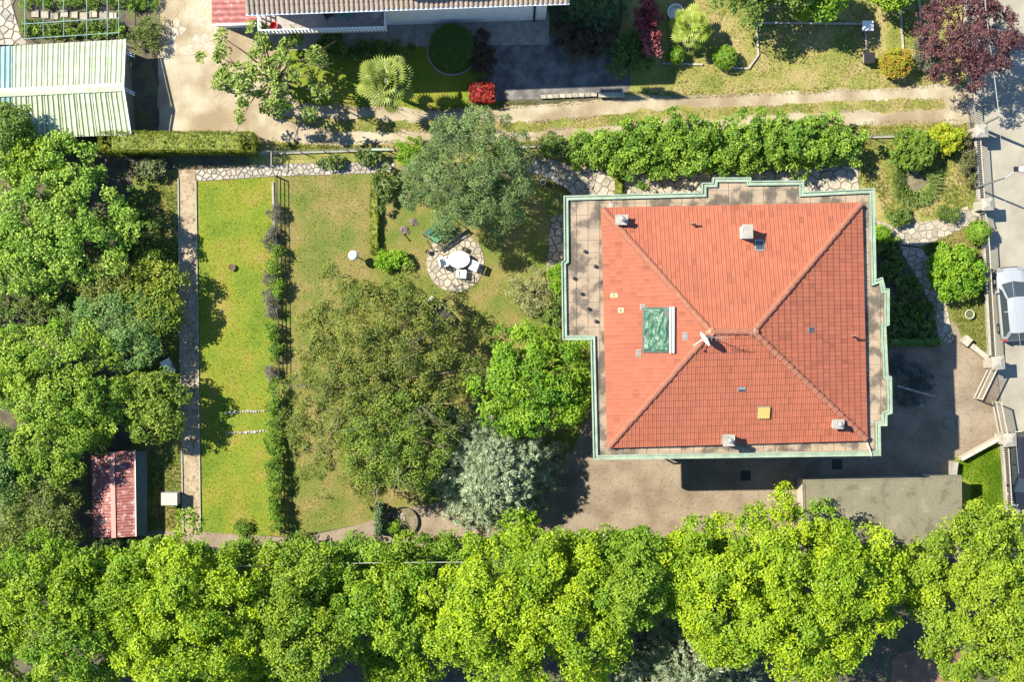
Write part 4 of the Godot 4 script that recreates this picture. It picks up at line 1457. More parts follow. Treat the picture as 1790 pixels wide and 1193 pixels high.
func block_wall(called: String, label: String, a: Vector3, c: Vector3, w: float, h: float, m: Material, len := 0.5) -> void:
	var t := thing(called, label, "wall", a)
	var e := c - a
	var n := maxi(1, int(e.length() / len))
	for i in n:
		var b := MB.new()
		b.bar(e * ((i + 0.015) / n) + Vector3(0, h / 2, 0), e * ((i + 0.985) / n) + Vector3(0, h / 2 + rng.randf_range(-0.01, 0.01), 0), w, h)
		part(t, "block", b.mesh(), m)

func street() -> void:
	pillar("gate pillar at the north corner of the garden with a pale stone cap", 1699, 236, 1.6, 0.29, 0.05)
	pillar("gate pillar with a mossy cap by the small garden gate", 1709, 362, 1.6, 0.27, 0.05)
	pillar("white gate pillar above the open driveway gates", 1727, 634, 1.6, 0.3, 0.06)
	pillar("white gate pillar below the driveway gates beside the dark car", 1747, 766, 1.6, 0.3, 0.06)
	railing("street_fence", "street railing between the two upper garden pillars", "fence", P(1701, 246), P(1708, 352), 0.35, 1.25, 0.13, M.rail_paint, M.concrete)
	railing("street_fence", "long street railing beside the white car", "fence", P(1714, 392), P(1727, 622), 0.35, 1.25, 0.13, M.rail_paint, M.concrete)
	railing("street_fence", "street railing beside the dark car", "fence", P(1749, 778), P(1760, 960), 0.35, 1.25, 0.13, M.rail_paint, M.concrete)
	railing("garden_gate", "small garden gate below the mossy pillar", "gate", P(1709, 373), P(1713, 390), 0.0, 1.2, 0.12, M.rail_paint, M.concrete)
	railing("track_gate", "grey railing gate across the end of the dirt track", "gate", P(1688, 170), P(1694, 226), 0.0, 1.2, 0.13, M.grey_metal, M.concrete)
	railing("street_fence", "street railing below the purple tree", "fence", P(1684, -20), P(1690, 150), 0.3, 1.2, 0.14, M.grey_metal, M.concrete)
	gate_leaf("open driveway gate leaf swung in from the upper white pillar", P(1725, 646), P(1701, 696), 1.6)
	gate_leaf("driveway gate leaf standing upright above the lower white pillar", P(1744, 757), P(1733, 702), 1.6)
	block_wall("mossy_wall", "low mossy yellow wall beside the upper gate pillar", P(1694, 604), P(1722, 627), 0.3, 0.45, M.stone[1], 3.0)
	block_wall("flower_trough", "pale stone trough at the end of the mossy wall", P(1680, 592), P(1691, 601), 0.5, 0.5, M.stone[3], 3.0)
	block_wall("block_wall", "white block wall slanting up to the lower gate pillar", P(1674, 802), P(1740, 766), 0.2, 0.7, M.cream, 0.7)
	block_wall("side_wall", "low pale wall at the garage corner", P(1664, 806), P(1661, 830), 0.3, 0.7, M.concrete, 3.0)
	# street lamp
	var t := thing("street_lamp", "street lamp with a white head reaching over the road", "street lamp", P(1703, 329))
	var b := MB.new()
	b.tube(Vector3(0, -0.1, 0), Vector3(0, 5.2, 0), 0.06, 0.045, 10)
	part(t, "pole", b.mesh(), M.grey_metal)
	b = MB.new()
	b.tube(Vector3(0, 5.15, 0), Vector3(0.55, 5.6, -0.42), 0.04, 0.03, 8)
	part(t, "arm", b.mesh(), M.grey_metal)
	b = MB.new()
	b.prism(PackedVector2Array([Vector2(-0.3, -0.13), Vector2(0.05, -0.16), Vector2(0.26, -0.13), Vector2(0.32, 0), Vector2(0.26, 0.13), Vector2(0.05, 0.16), Vector2(-0.3, 0.13)]), 5.56, 5.72, 0.04)
	for i in b.v.size():
		b.v[i] += Vector3(0.72, 0, -0.42)
	var head := part(t, "lamp_head", b.mesh(), M.white_paint)
	b = MB.new()
	b.box(Vector3(0.42, 5.66, -0.42), Vector3(0.22, 0.16, 0.26))
	part(head, "housing", b.mesh(), M.dark_metal)
	# utility poles
	t = thing("utility_pole", "short concrete utility pole beside the upper gate pillar", "pole", P(1706, 222))
	b = MB.new()
	b.tube(Vector3(0, -0.1, 0), Vector3(0, 4.2, 0), 0.1, 0.075, 10)
	part(t, "shaft", b.mesh(), M.concrete)
	b = MB.new()
	b.box(Vector3(0, 4.05, 0), Vector3(0.3, 0.06, 0.06))
	part(t, "bracket", b.mesh(), M.grey_metal)
	var white_wire := mat(0.3, 0.31, 0.28, 0.6)
	var grey_wire := mat(0.2, 0.2, 0.21, 0.6)
	var top := P(1745, 195, 4.1)
	cable("white overhead cable running up past the purple tree", [P(1718, -60, 6.6), P(1722, 10, 5.8), P(1729, 70, 5.1), P(1737, 130, 4.5), top], 0.022, white_wire)
	cable("thin grey overhead cable passing above the white car", [top, P(1754, 320, 4.0), P(1766, 470, 4.0), P(1785, 620, 4.05), P(1800, 760, 4.2), P(1830, 1000, 4.6)], 0.012, grey_wire)
	t = thing("utility_pole", "utility pole beyond the lower right corner of the street", "pole", Vector3(P(1830, 1000, 4.6).x, 0, P(1830, 1000, 4.6).z))
	b = MB.new()
	b.tube(Vector3(0, -0.1, 0), Vector3(0, 4.7, 0), 0.1, 0.075, 10)
	part(t, "shaft", b.mesh(), M.concrete)
	b = MB.new()
	b.box(Vector3(0, 4.55, 0), Vector3(0.3, 0.06, 0.06))
	part(t, "bracket", b.mesh(), M.grey_metal)
	var line := []
	for s in [[-120, 1016, 7.9], [10, 1005, 7.2], [240, 995, 6.8], [430, 990, 6.5], [680, 984, 6.2], [900, 983, 6.2], [1130, 982, 6.3], [1400, 977, 6.5], [1580, 972, 6.7], [1680, 976, 6.9], [1960, 984, 7.6]]:
		line.append(P(s[0], s[1], s[2]))
	cable("long white cable strung above the southern row of trees", line, 0.02, white_wire)

# ---------------------------------------------------------------- cars
func car(label: String, at: Vector3, turn: float, paint: Material, L: float, tall: float, estate: bool) -> void:
	var t := thing("parked_car", label, "car", at)
	t.rotation.y = turn
	var h := L / 2.0
	var secs := [[-h, 0.5, 0.36, 0.44], [-h + 0.1, 0.74, 0.5, 0.6], [-h + 0.35, 0.83, 0.62, 0.74], [-h + 0.8, 0.875, 0.72, 0.86], [-h + 1.15, 0.885, 0.78, 0.94], [-0.2, 0.89, 0.84, 0.96], [0.8, 0.89, 0.86, 0.97], [h - 0.5, 0.88, 0.88, 0.98], [h - 0.18, 0.84, 0.86, 0.95], [h - 0.05, 0.74, 0.7, 0.8], [h, 0.6, 0.5, 0.6]]
	var rows := []
	for s in secs:
		var half := [Vector2(s[1] * 0.86, 0.2), Vector2(s[1] * 0.97, 0.32), Vector2(s[1], s[2] * 0.72), Vector2(s[1] * 0.985, s[2]), Vector2(s[1] * 0.9, lerpf(s[2], s[3], 0.6)), Vector2(s[1] * 0.55, s[3] - 0.012), Vector2(0, s[3])]
		var row := PackedVector3Array()
		for p in half:
			row.append(Vector3(-p.x, p.y, s[0]))
		for i in range(half.size() - 2, -1, -1):
			row.append(Vector3(half[i].x, half[i].y, s[0]))
		rows.append(row)
	var b := MB.new()
	b.grid(rows)
	part(t, "body", b.mesh(true), paint)
	b = MB.new()
	b.box(Vector3(0, 0.24, 0), Vector3(1.5, 0.16, L * 0.94))
	part(t, "underbody", b.mesh(), M.black)
	# cabin: roof, pillars, glass
	var fb := Vector3(0.7, 0.93, -1.18)
	var ft := Vector3(0.57, tall - 0.05, -0.32)
	var rt := Vector3(0.56, tall - 0.05, h - (0.32 if estate else 0.55))
	var rb := Vector3(0.68, 0.97, h - 0.1)
	rows = []
	for j in 7:
		var f := j / 6.0
		var row := PackedVector3Array()
		for i in 9:
			var g := i / 4.0 - 1.0
			var w := lerpf(ft.x, rt.x, f) + 0.03 + 0.03 * sin(PI * f)
			row.append(Vector3(g * w, tall + 0.03 * sin(PI * f) - 0.05 * g * g - (0.02 if j in [0, 6] else 0.0), lerpf(ft.z - 0.02, rt.z + 0.04, f) - 0.05 * (1.0 - g * g) * (1.0 - f) + 0.05 * (1.0 - g * g) * f))
		rows.append(row)
	b = MB.new()
	b.grid(rows)
	part(t, "roof", b.mesh(true), paint)
	b = MB.new()
	var m := func(v: Vector3) -> Vector3: return Vector3(-v.x, v.y, v.z)
	var mid := func(a: Vector3, z: float) -> Vector3: return Vector3(0, a.y + 0.02, a.z + z)
	b.quad(m.call(fb), mid.call(fb, -0.13), mid.call(ft, -0.05), m.call(ft)); b.quad(mid.call(fb, -0.13), fb, ft, mid.call(ft, -0.05))
	part(t, "windscreen", b.mesh(), M.glass)
	b = MB.new()
	b.quad(m.call(rb), mid.call(rb, 0.06), mid.call(rt, 0.05), m.call(rt)); b.quad(mid.call(rb, 0.06), rb, rt, mid.call(rt, 0.05))
	part(t, "rear_window", b.mesh(), M.glass)
	for s in [-1.0, 1.0]:
		var sd := Vector3(s, 1, 1)
		var k := MB.new()
		k.quad(Vector3(0.84, 0.9, fb.z + 0.1) * sd, Vector3(0.84, 0.94, h - 0.3) * sd, (rt + Vector3(0.015, -0.02, 0)) * sd, (ft + Vector3(0.015, -0.02, 0)) * sd)
		part(t, "side_window", k.mesh(), M.glass)
		k = MB.new()
		k.bar(fb * sd + Vector3(s * 0.05, 0, 0), ft * sd + Vector3(s * 0.03, 0.02, 0), 0.1, 0.07)
		part(t, "windscreen_pillar", k.mesh(), paint)
		k = MB.new()
		k.bar(rb * sd + Vector3(s * 0.06, 0, -0.06), rt * sd + Vector3(s * 0.03, 0.02, 0), 0.16, 0.08)
		part(t, "rear_pillar", k.mesh(), paint)
		k = MB.new()
		k.bar(Vector3(0.745, 0.92, 0.42) * sd, Vector3(0.6, tall - 0.05, 0.42) * sd, 0.06, 0.07)
		part(t, "door_pillar", k.mesh(), paint)
		k = MB.new()
		k.box(Vector3(0.98 * s, 0.98, fb.z + 0.42), Vector3(0.2, 0.14, 0.12))
		part(t, "mirror", k.mesh(), paint)
		k = MB.new()
		k.box(Vector3(0.58 * s, 0.6, -h + 0.2), Vector3(0.32, 0.13, 0.2), Basis(Vector3.UP, -0.5 * s))
		part(t, "headlight", k.mesh(), M.grey_metal)
		k = MB.new()
		k.box(Vector3(0.74 * s, 0.82, h - 0.1), Vector3(0.2, 0.2, 0.14), Basis(Vector3.UP, 0.5 * s))
		part(t, "tail_light", k.mesh(), mat(0.3, 0.01, 0.01, 0.25))
		for z in [-h + 0.82, h - 0.78]:
			k = MB.new()
			k.tube(Vector3(0.68 * s, 0.31, z), Vector3(0.885 * s, 0.31, z), 0.31, 0.31, 18)
			var wheel := part(t, "wheel", k.mesh(), M.black)
			k = MB.new()
			k.tube(Vector3(0.86 * s, 0.31, z), Vector3(0.9 * s, 0.31, z), 0.2, 0.18, 12)
			part(wheel, "rim", k.mesh(), M.grey_metal)
		if estate:
			k = MB.new()
			k.tube(Vector3(0.52 * s, tall + 0.05, -0.1), Vector3(0.52 * s, tall + 0.05, h - 0.6), 0.022, 0.022, 6)
			part(t, "roof_rail", k.mesh(), M.grey_metal)
	b = MB.new()
	b.box(Vector3(0, 0.42, -h + 0.04), Vector3(0.95, 0.16, 0.1))
	part(t, "grille", b.mesh(), M.black)
	b = MB.new()
	b.box(Vector3(0, 0.5, h + 0.0), Vector3(0.52, 0.11, 0.03))
	part(t, "number_plate", b.mesh(), M.white_paint)

func cars() -> void:
	var white := mat(0.21, 0.225, 0.245, 0.3)
	white.clearcoat_enabled = true
	var dark := mat(0.008, 0.009, 0.015, 0.4)
	car("white hatchback parked along the street railing", P(1764, 532), 0.09, white, 4.3, 1.45, false)
	car("dark blue estate car parked by the lower gate pillar", P(1779, 820), 0.09 + PI, dark, 4.4, 1.5, true)

# ---------------------------------------------------------------- trees
func trees() -> void:
	var g := "tall trees along the southern edge"
	tree("broadleaf_tree", "spreading mid green tree in the lower left corner", "tree", 100, 1085, 178, 146, 9.5, "green", g)
	tree("broadleaf_tree", "yellow-green tree right of the lower left corner tree", "tree", 345, 1080, 134, 150, 10.5, "lime", g)
	tree("broadleaf_tree", "bright green tree left of the dark gap below the big bare-twigged tree", "tree", 525, 1068, 104, 116, 10.0, "lime", g, {"c1": Color(0.12, 0.22, 0.014), "c2": Color(0.24, 0.33, 0.015)})
	tree("broadleaf_tree", "smaller green tree between two bright ones below the plant ring", "tree", 672, 1055, 100, 92, 9.2, "green", g)
	tree("broadleaf_tree", "large yellow-green tree in the bottom centre", "tree", 920, 1070, 188, 150, 11.0, "lime", g)
	tree("broadleaf_tree", "green tree right of the bottom centre tree", "tree", 1095, 1010, 84, 88, 10.0, "green", g, {"c2": Color(0.22, 0.32, 0.02)})
	tree("broadleaf_tree", "very large lime green tree leaning over the flat garage roof", "tree", 1378, 1030, 215, 152, 11.0, "lime", g)
	tree("broadleaf_tree", "lime green tree in the lower right corner", "tree", 1728, 1042, 130, 162, 10.5, "lime", g, {"c1": Color(0.14, 0.24, 0.015), "c2": Color(0.27, 0.36, 0.015)})
	tree("broadleaf_tree", "narrow lime green tree between the lower left corner tree and its neighbour", "tree", 225, 1030, 72, 72, 8.6, "green", g)
	tree("broadleaf_tree", "narrow green tree between the bottom centre tree and the garage tree", "tree", 1190, 1000, 66, 60, 8.6, "lime", g)
	tree("undergrowth_tree", "dark green low tree in the gap under the bottom row", "tree", 690, 1165, 70, 50, 5.0, "green", g)
	tree("undergrowth_tree", "low leafy tree at the bottom edge under the yellow-green tree", "tree", 470, 1185, 90, 40, 5.5, "green", g)
	tree("undergrowth_tree", "low green tree in the dark gap by the garage corner", "tree", 1610, 1005, 45, 40, 5.5, "green", g)
	conifer("blue_conifer", "blue grey conifer cut by the bottom edge", 1185, 1205, 150, 8.5, Color(0.19, 0.25, 0.15), Color(0.34, 0.4, 0.26), {"taper": 0.5, "ln": 0.28, "wd": 0.055, "n": 12, "spread": 0.95, "branches": 16, "step": 0.2})
	var hg := "shrubs lined up along the courtyard edge"
	for s in [[278, 968, 38, 28, "the red garden shed"], [430, 972, 55, 26, "the end of the long flower hedge"], [520, 972, 45, 26, "the foot of the twiggy tree"], [620, 968, 55, 28, "the ivy trellis"], [720, 970, 45, 27, "the plant ring"], [800, 968, 45, 28, "the spruce"], [890, 966, 50, 28, "the spruce shadow"], [985, 966, 50, 27, "the courtyard centre"], [1080, 962, 42, 30, "the villa corner"], [1150, 975, 50, 30, "the shaded south wall"], [1240, 962, 50, 28, "the garage approach"], [1590, 972, 40, 28, "the garage back wall"]]:
		tree("shrub", "green boundary shrub at the courtyard edge below " + s[4], "shrub", s[0], s[1], s[2], s[3], 3.2, "bright", hg, {"c1": Color(0.1, 0.21, 0.015), "c2": Color(0.22, 0.33, 0.02), "bare": 0.05})
	# western trees
	tree("broadleaf_tree", "big glossy green tree in front of the metal shed", "tree", 108, 378, 124, 128, 4.6, "walnut")
	tree("broadleaf_tree", "dark green tree at the left edge beside the metal shed", "tree", 18, 240, 50, 54, 4.5, "walnut", "", {"c1": Color(0.085, 0.16, 0.025), "c2": Color(0.17, 0.25, 0.045)})
	tree("broadleaf_tree", "small bright leafy tree between the hedge and the left edge", "tree", 48, 285, 40, 34, 4.2, "green")
	tree("broadleaf_tree", "round green tree low down at the left of the big glossy tree", "tree", 48, 452, 78, 66, 4.2, "walnut")
	tree("broadleaf_tree", "olive brown feathery tree between the glossy tree and the path", "tree", 178, 482, 58, 54, 3.4, "olive")
	tree("broadleaf_tree", "yellowish green tree overhanging the paved path", "tree", 266, 520, 66, 72, 3.0, "green", "", {"c1": Color(0.14, 0.22, 0.02), "c2": Color(0.28, 0.32, 0.035)})
	tree("broadleaf_tree", "feathery pale green tree left of the yellowish tree", "tree", 200, 578, 90, 74, 3.6, "feather")
	tree("broadleaf_tree", "large green tree at the left edge above the garden shed", "tree", 92, 700, 135, 142, 5.2, "bright", "", {"c1": Color(0.14, 0.26, 0.018), "c2": Color(0.27, 0.38, 0.035)})
	tree("broadleaf_tree", "round green tree beside the path casting a shadow on the lawn", "tree", 268, 708, 60, 64, 3.7, "green", "", {"clump": 0.5, "ln": 0.18, "wd": 0.1, "rad": 0.22, "dens": 12.0, "lobe": 0.25, "c1": Color(0.13, 0.22, 0.02), "c2": Color(0.24, 0.31, 0.035)})
	tree("broadleaf_tree", "dull olive tree left of the garden shed", "tree", 80, 892, 70, 112, 4.0, "olive", "", {"c1": Color(0.1, 0.15, 0.025), "c2": Color(0.2, 0.25, 0.05)})
	tree("broadleaf_tree", "dark green tree at the left edge below the garden shed", "tree", 25, 960, 66, 80, 4.4, "olive", "", {"c1": Color(0.1, 0.16, 0.025), "c2": Color(0.2, 0.26, 0.05)})
	tree("broadleaf_tree", "mid green tree at the left edge between the dark gap and the shed", "tree", 18, 640, 55, 58, 4.6, "bright", "", {"c1": Color(0.14, 0.26, 0.018), "c2": Color(0.27, 0.38, 0.035)})
	tree("broadleaf_tree", "blue-green tree at the left edge level with the garden shed roof", "tree", 15, 815, 50, 62, 4.4, "bright", "", {"c1": Color(0.07, 0.16, 0.03), "c2": Color(0.14, 0.24, 0.05)})
	tree("broadleaf_tree", "small green tree filling the space above the garden shed", "tree", 150, 752, 44, 40, 3.0, "bright", "", {"c1": Color(0.12, 0.23, 0.018), "c2": Color(0.23, 0.33, 0.03)})
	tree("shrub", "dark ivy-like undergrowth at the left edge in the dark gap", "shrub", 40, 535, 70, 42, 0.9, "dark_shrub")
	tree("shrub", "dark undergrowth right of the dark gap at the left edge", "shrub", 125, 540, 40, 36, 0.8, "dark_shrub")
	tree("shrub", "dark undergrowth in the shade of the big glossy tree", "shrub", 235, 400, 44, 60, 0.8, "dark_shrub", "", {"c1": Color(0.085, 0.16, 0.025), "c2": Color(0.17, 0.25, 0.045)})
	tree("shrub", "dark leafy shrub below the garden shed", "shrub", 195, 965, 60, 26, 1.8, "weed", "", {"c1": Color(0.06, 0.13, 0.03), "c2": Color(0.14, 0.2, 0.06)})
	tree("shrub", "grey-green shrub at the shaded hedge end", "shrub", 262, 295, 26, 16, 1.2, "shrub", "", {"c1": Color(0.13, 0.17, 0.06), "c2": Color(0.22, 0.25, 0.11)})
	# middle
	tree("plum_tree", "very large thin olive-leaved tree with pale twigs over the middle lawn", "tree", 656, 668, 168, 218, 5.6, "plum", "", {"bark": M.pale_bark})
	tree("plum_tree", "denser green lower part of a tree beside the thin olive-leaved tree", "tree", 690, 770, 100, 95, 6.6, "plum", "", {"c1": Color(0.1, 0.175, 0.018), "c2": Color(0.2, 0.28, 0.03), "cover": 1.6, "bark": M.pale_bark, "limbs": 20, "twigs": 4})
	tree("broadleaf_tree", "bright green round tree touching the villa eave", "tree", 928, 668, 105, 102, 6.5, "bright", "", {"lobe": 0.3})
	conifer("blue_spruce", "pale blue-green spruce beside the courtyard", 862, 815, 122, 5.7, Color(0.25, 0.32, 0.19), Color(0.4, 0.475, 0.32), {"ln": 0.26, "wd": 0.045, "n": 18, "spread": 1.0, "branches": 18, "taper": 0.5, "tiers": 16, "step": 0.17})
	tree("conifer_tree", "grey-green conifer beside the dirt track, leaning over the garden bench", "tree", 818, 312, 104, 100, 7.0, "pine", "", {"trunk": 0.2})
	tree("shrub", "pale yellowish shrub by the villa's west side", "shrub", 930, 512, 46, 42, 1.5, "pale_shrub")
	tree("shrub", "dark shrub between the pale shrub and the villa", "shrub", 968, 540, 22, 42, 1.3, "dark_shrub")
	tree("shrub", "bright small shrub against the villa's green eave", "shrub", 976, 487, 16, 26, 1.6, "fern")
	# laurel row by the track
	var lg := "laurel shrubs between the dirt track and the villa"
	for s in [[972, 258, 36, 20, 1.3, "leftmost, nearest the grey-green conifer", "dark_shrub"], [1040, 258, 46, 28, 1.6, "second from the left, by the green hedge stub", "laurel"], [1118, 260, 62, 50, 2.6, "third from the left, right of the hedge stub", "laurel"], [1205, 254, 66, 50, 2.8, "in the middle of the row", "laurel"], [1290, 256, 62, 46, 2.7, "just right of the middle of the row", "laurel"], [1370, 254, 66, 48, 2.8, "second from the right", "laurel"], [1442, 254, 58, 44, 2.6, "at the right end of the row", "laurel"]]:
		tree("laurel_shrub", "leafy laurel shrub " + s[5], "shrub", s[0], s[1], s[2], s[3], s[4], s[6], lg)
	# north side
	tree("persimmon_tree", "open tree with dark bare branches and big leaf clumps by the sandy yard", "tree", 472, 126, 112, 78, 5.0, "persimmon", "", {"bark": M.bark})
	tree("maple_tree", "crimson maple beside the shaded yard", "tree", 1130, 30, 20, 30, 3.0, "maple")
	tree("maple_tree", "pinkish red lower maple touching the crimson one", "tree", 1138, 68, 17, 30, 2.4, "maple", "", {"c1": Color(0.3, 0.07, 0.08), "c2": Color(0.4, 0.14, 0.15)})
	tree("purple_tree", "dark purple-leaved plum tree over the street corner", "tree", 1690, 62, 88, 92, 5.6, "purple")
	tree("broadleaf_tree", "bright green tree cut by the top edge beside the lawn", "tree", 1428, -12, 42, 46, 4.5, "bright")
	tree("broadleaf_tree", "dark tree cut by the top edge, shading the lawn", "tree", 1340, -35, 95, 60, 6.0, "green", "", {"c1": Color(0.085, 0.16, 0.025), "c2": Color(0.17, 0.25, 0.045)})
	tree("broadleaf_tree", "small green tree at the top edge left of the kerb strip", "tree", 1555, -20, 34, 32, 3.5, "green")
	conifer("dark_conifer", "dark green conifer at the top edge behind the white house corner", 1035, -20, 62, 8.0, Color(0.08, 0.15, 0.06), Color(0.15, 0.23, 0.1))
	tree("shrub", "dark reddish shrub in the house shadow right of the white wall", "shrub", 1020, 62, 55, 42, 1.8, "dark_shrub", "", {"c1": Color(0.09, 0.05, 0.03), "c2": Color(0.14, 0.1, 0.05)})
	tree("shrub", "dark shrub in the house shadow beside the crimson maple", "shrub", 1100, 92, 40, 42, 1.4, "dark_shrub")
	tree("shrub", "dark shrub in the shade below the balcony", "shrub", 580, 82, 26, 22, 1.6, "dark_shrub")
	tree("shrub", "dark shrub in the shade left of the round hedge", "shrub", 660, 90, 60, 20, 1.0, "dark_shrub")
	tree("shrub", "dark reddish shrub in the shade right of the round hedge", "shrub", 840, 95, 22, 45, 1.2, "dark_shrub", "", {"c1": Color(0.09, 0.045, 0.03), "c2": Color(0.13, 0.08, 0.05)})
	tree("shrub", "golden orange ball shrub beside the kerb strip", "shrub", 1566, 110, 27, 27, 1.7, "orange")
	tree("shrub", "grey-green shrub at the left foot of the purple tree", "shrub", 1618, 90, 18, 40, 1.6, "shrub", "", {"c1": Color(0.1, 0.12, 0.08), "c2": Color(0.16, 0.17, 0.12)})
	# north-east garden
	tree("shrub", "dense mid green shrub above the ring of ornamental grass", "shrub", 1596, 262, 40, 36, 1.9, "shrub", "", {"ln": 0.2, "wd": 0.07})
	tree("shrub", "yellow-green shrub beside the north corner pillar", "shrub", 1654, 242, 30, 24, 1.7, "yellow")
	tree("shrub", "reddish green shrub along the upper street railing", "shrub", 1690, 282, 12, 42, 1.2, "weed", "", {"c1": Color(0.14, 0.1, 0.06), "c2": Color(0.16, 0.2, 0.06)})
	tree("shrub", "round leafy shrub between the stone path and the street railing", "shrub", 1668, 474, 50, 46, 1.9, "bright", "", {"clump": 0.35, "dens": 14.0, "bare": 0.03, "lobe": 0.2})
	tree("shrub", "low dark shrub at the villa end of the slab path", "shrub", 1570, 382, 22, 12, 0.7, "dark_shrub")
	tree("shrub", "spiky dark shrub in the middle of the slab path edge", "shrub", 1656, 374, 16, 12, 0.8, "dark_shrub", "", {"ln": 0.26, "wd": 0.05})
	tree("shrub", "bright fern at the villa corner beside the slab path", "shrub", 1540, 410, 14, 14, 0.9, "fern")
	clipped("box_ball", "clipped light green ball beside the small garden gate", "shrub", P(1702, 408), Vector3(0.66, 0.8, 0.66), "ball", true)
	clipped("box_ball", "clipped green ball at the foot of the fan-leaved plant", "shrub", P(1180, 99), Vector3(0.5, 0.55, 0.55), "ball", true)
	clipped("box_ball", "clipped green ball inside the stone-edged bed corner", "shrub", P(1264, 104), Vector3(0.66, 0.65, 0.68), "ball", true)
	# clipped hedges
	clipped("clipped_hedge", "long clipped yellow-green hedge below the sandy yard", "hedge", P(322, 256), Vector3(4.35, 1.1, 0.55), "box_hedge", false, -0.0)
	clipped("clipped_hedge", "thin low clipped hedge left of the garden chairs", "hedge", P(656, 376), Vector3(0.2, 0.28, 2.3), "box_hedge", false)
	clipped("clipped_hedge", "dark clipped hedge across the bed east of the villa", "hedge", P(1592, 598), Vector3(1.6, 0.35, 0.2), "dark_hedge", false)
	clipped("clipped_hedge", "short hedge stub between two stone path sections", "hedge", P(1081, 318), Vector3(0.18, 0.25, 0.85), "box_hedge", false)
	clipped("azalea_shrub", "block-shaped shrub covered in red flowers", "shrub", P(843, 166), Vector3(0.66, 0.5, 0.5), "azalea", false)
	var ring := thing("round_hedge", "dark round clipped hedge in the shadow of the white house", "hedge", P(791, 88))
	var l := Leaves.new()
	var k: Dictionary = M.kinds.dark_hedge
	var list := sprigs(k)
	for i in 2600:
		var a := rng.randf() * TAU
		var r := sqrt(rng.randf()) * 1.28
		var y := 1.1 if r < 1.2 else rng.randf() * 1.1
		l.add(Transform3D(frame(Vector3.UP + unit() * 0.5), Vector3(cos(a) * r, y + rng.randf_range(-0.06, 0.06), sin(a) * r)), list[rng.randi() % 8], tint(k.c1, k.c2, rng.randf()))
	part(ring, "foliage", leaf_mesh(l), M.leaf)
	var b := MB.new()
	b.col = Color(0.1, 0.18, 0.03)
	b.lathe(Vector3.ZERO, [Vector2(1.15, 0), Vector2(1.15, 1.0), Vector2(0.001, 1.02)], 20)
	part(ring, "solid_core", b.mesh(), M.leaf)  # solid green drum added inside the leaves to close the gaps
	b = MB.new()
	b.lathe(Vector3.ZERO, [Vector2(1.5, 0), Vector2(1.5, 0.08), Vector2(1.4, 0.08), Vector2(1.4, 0)], 28)
	part(ring, "edging", b.mesh(), M.concrete)
	# long hedge of mixed plants across the lawns
	var mg := "plants in the row between the two lawns"
	var row := [[482, 372, 14, 16, 0.9, "lavender"], [476, 408, 13, 14, 0.8, "lavender"], [474, 424, 14, 16, 0.9, "lavender"], [484, 440, 12, 14, 1.1, "weed"], [478, 470, 14, 15, 0.9, "weed"], [474, 488, 14, 14, 0.8, "lavender"], [484, 505, 13, 16, 1.1, "weed"], [472, 520, 13, 14, 0.8, "lavender"], [478, 545, 14, 14, 0.8, "lavender"], [476, 585, 15, 18, 1.0, "weed"], [482, 615, 14, 16, 1.0, "weed"], [474, 652, 11, 14, 0.8, "lavender"], [482, 680, 13, 18, 1.0, "weed"], [480, 712, 15, 20, 1.1, "weed"], [480, 745, 16, 20, 1.1, "weed"], [478, 780, 17, 20, 1.2, "weed"], [480, 815, 16, 20, 1.2, "weed"], [481, 850, 16, 20, 1.3, "weed"], [482, 885, 16, 20, 1.3, "weed"], [484, 912, 14, 16, 1.3, "weed"]]
	for i in row.size():
		var s: Array = row[i]
		var what := "grey lavender tuft" if s[5] == "lavender" else "leafy green plant"
		tree("border_plant", "%s %s in the plant row between the lawns" % [what, ["at the very top", "second from the top", "third from the top", "fourth from the top", "fifth from the top", "sixth from the top", "seventh from the top", "eighth from the top", "ninth from the top", "tenth from the top", "tenth from the bottom", "ninth from the bottom", "eighth from the bottom", "seventh from the bottom", "sixth from the bottom", "fifth from the bottom", "fourth from the bottom", "third from the bottom", "second from the bottom", "at the very bottom"][i]], "plant", s[0] + 1, s[1], s[2] * 0.8, s[3], s[4], s[5], mg)
	# shrubs at the strip below the track
	tree("shrub", "dark spiky shrub on the stone path right of the hedge fence", "shrub", 578, 282, 18, 12, 0.8, "magnolia")
	tree("shrub", "dark leafy shrub below the small metal frame by the track", "shrub", 642, 278, 22, 14, 0.9, "magnolia")
	tree("shrub", "tall glossy dark shrub at the top of the thin low hedge", "shrub", 672, 328, 20, 34, 1.3, "magnolia")
	tree("shrub", "bright fern-like plant left of the grey-green conifer", "shrub", 718, 268, 26, 24, 0.9, "fern")
	tree("shrub", "bright green tuft right of the grey-green conifer", "shrub", 884, 264, 18, 16, 0.7, "fern")
	tree("shrub", "bright low shrub at the edge of the twiggy tree", "shrub", 686, 455, 32, 18, 0.9, "fern", "", {"ln": 0.16, "wd": 0.09})
	tree("shrub", "small leafy clump at the bottom of the bright lawn", "shrub", 425, 922, 14, 12, 0.5, "weed")
	tree("shrub", "reed clump in the vegetable garden corner", "shrub", 258, 60, 28, 26, 1.2, "weed", "", {"c1": Color(0.1, 0.15, 0.03), "c2": Color(0.2, 0.25, 0.06)})
	tree("shrub", "green crop bed at the top edge above the sandy yard", "shrub", 240, 4, 34, 14, 0.6, "weed")
	# dark bed planting east of the villa
	var dg := "low dark plants in the bed east of the villa"
	var spots := [[1560, 430, "beside the bright fern"], [1565, 470, "below the first bend of the stone path"], [1590, 500, "halfway along the curved stone path"], [1570, 540, "against the villa's east eave"], [1612, 545, "at the lower bend of the curved path"], [1580, 575, "above the dark clipped hedge"], [1620, 580, "at the path end of the dark clipped hedge"]]
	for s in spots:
		tree("bed_plant", "dark low plant in the shaded bed " + s[2], "plant", s[0] - 6, s[1], 22, 20, 0.5, "dark_shrub", dg)
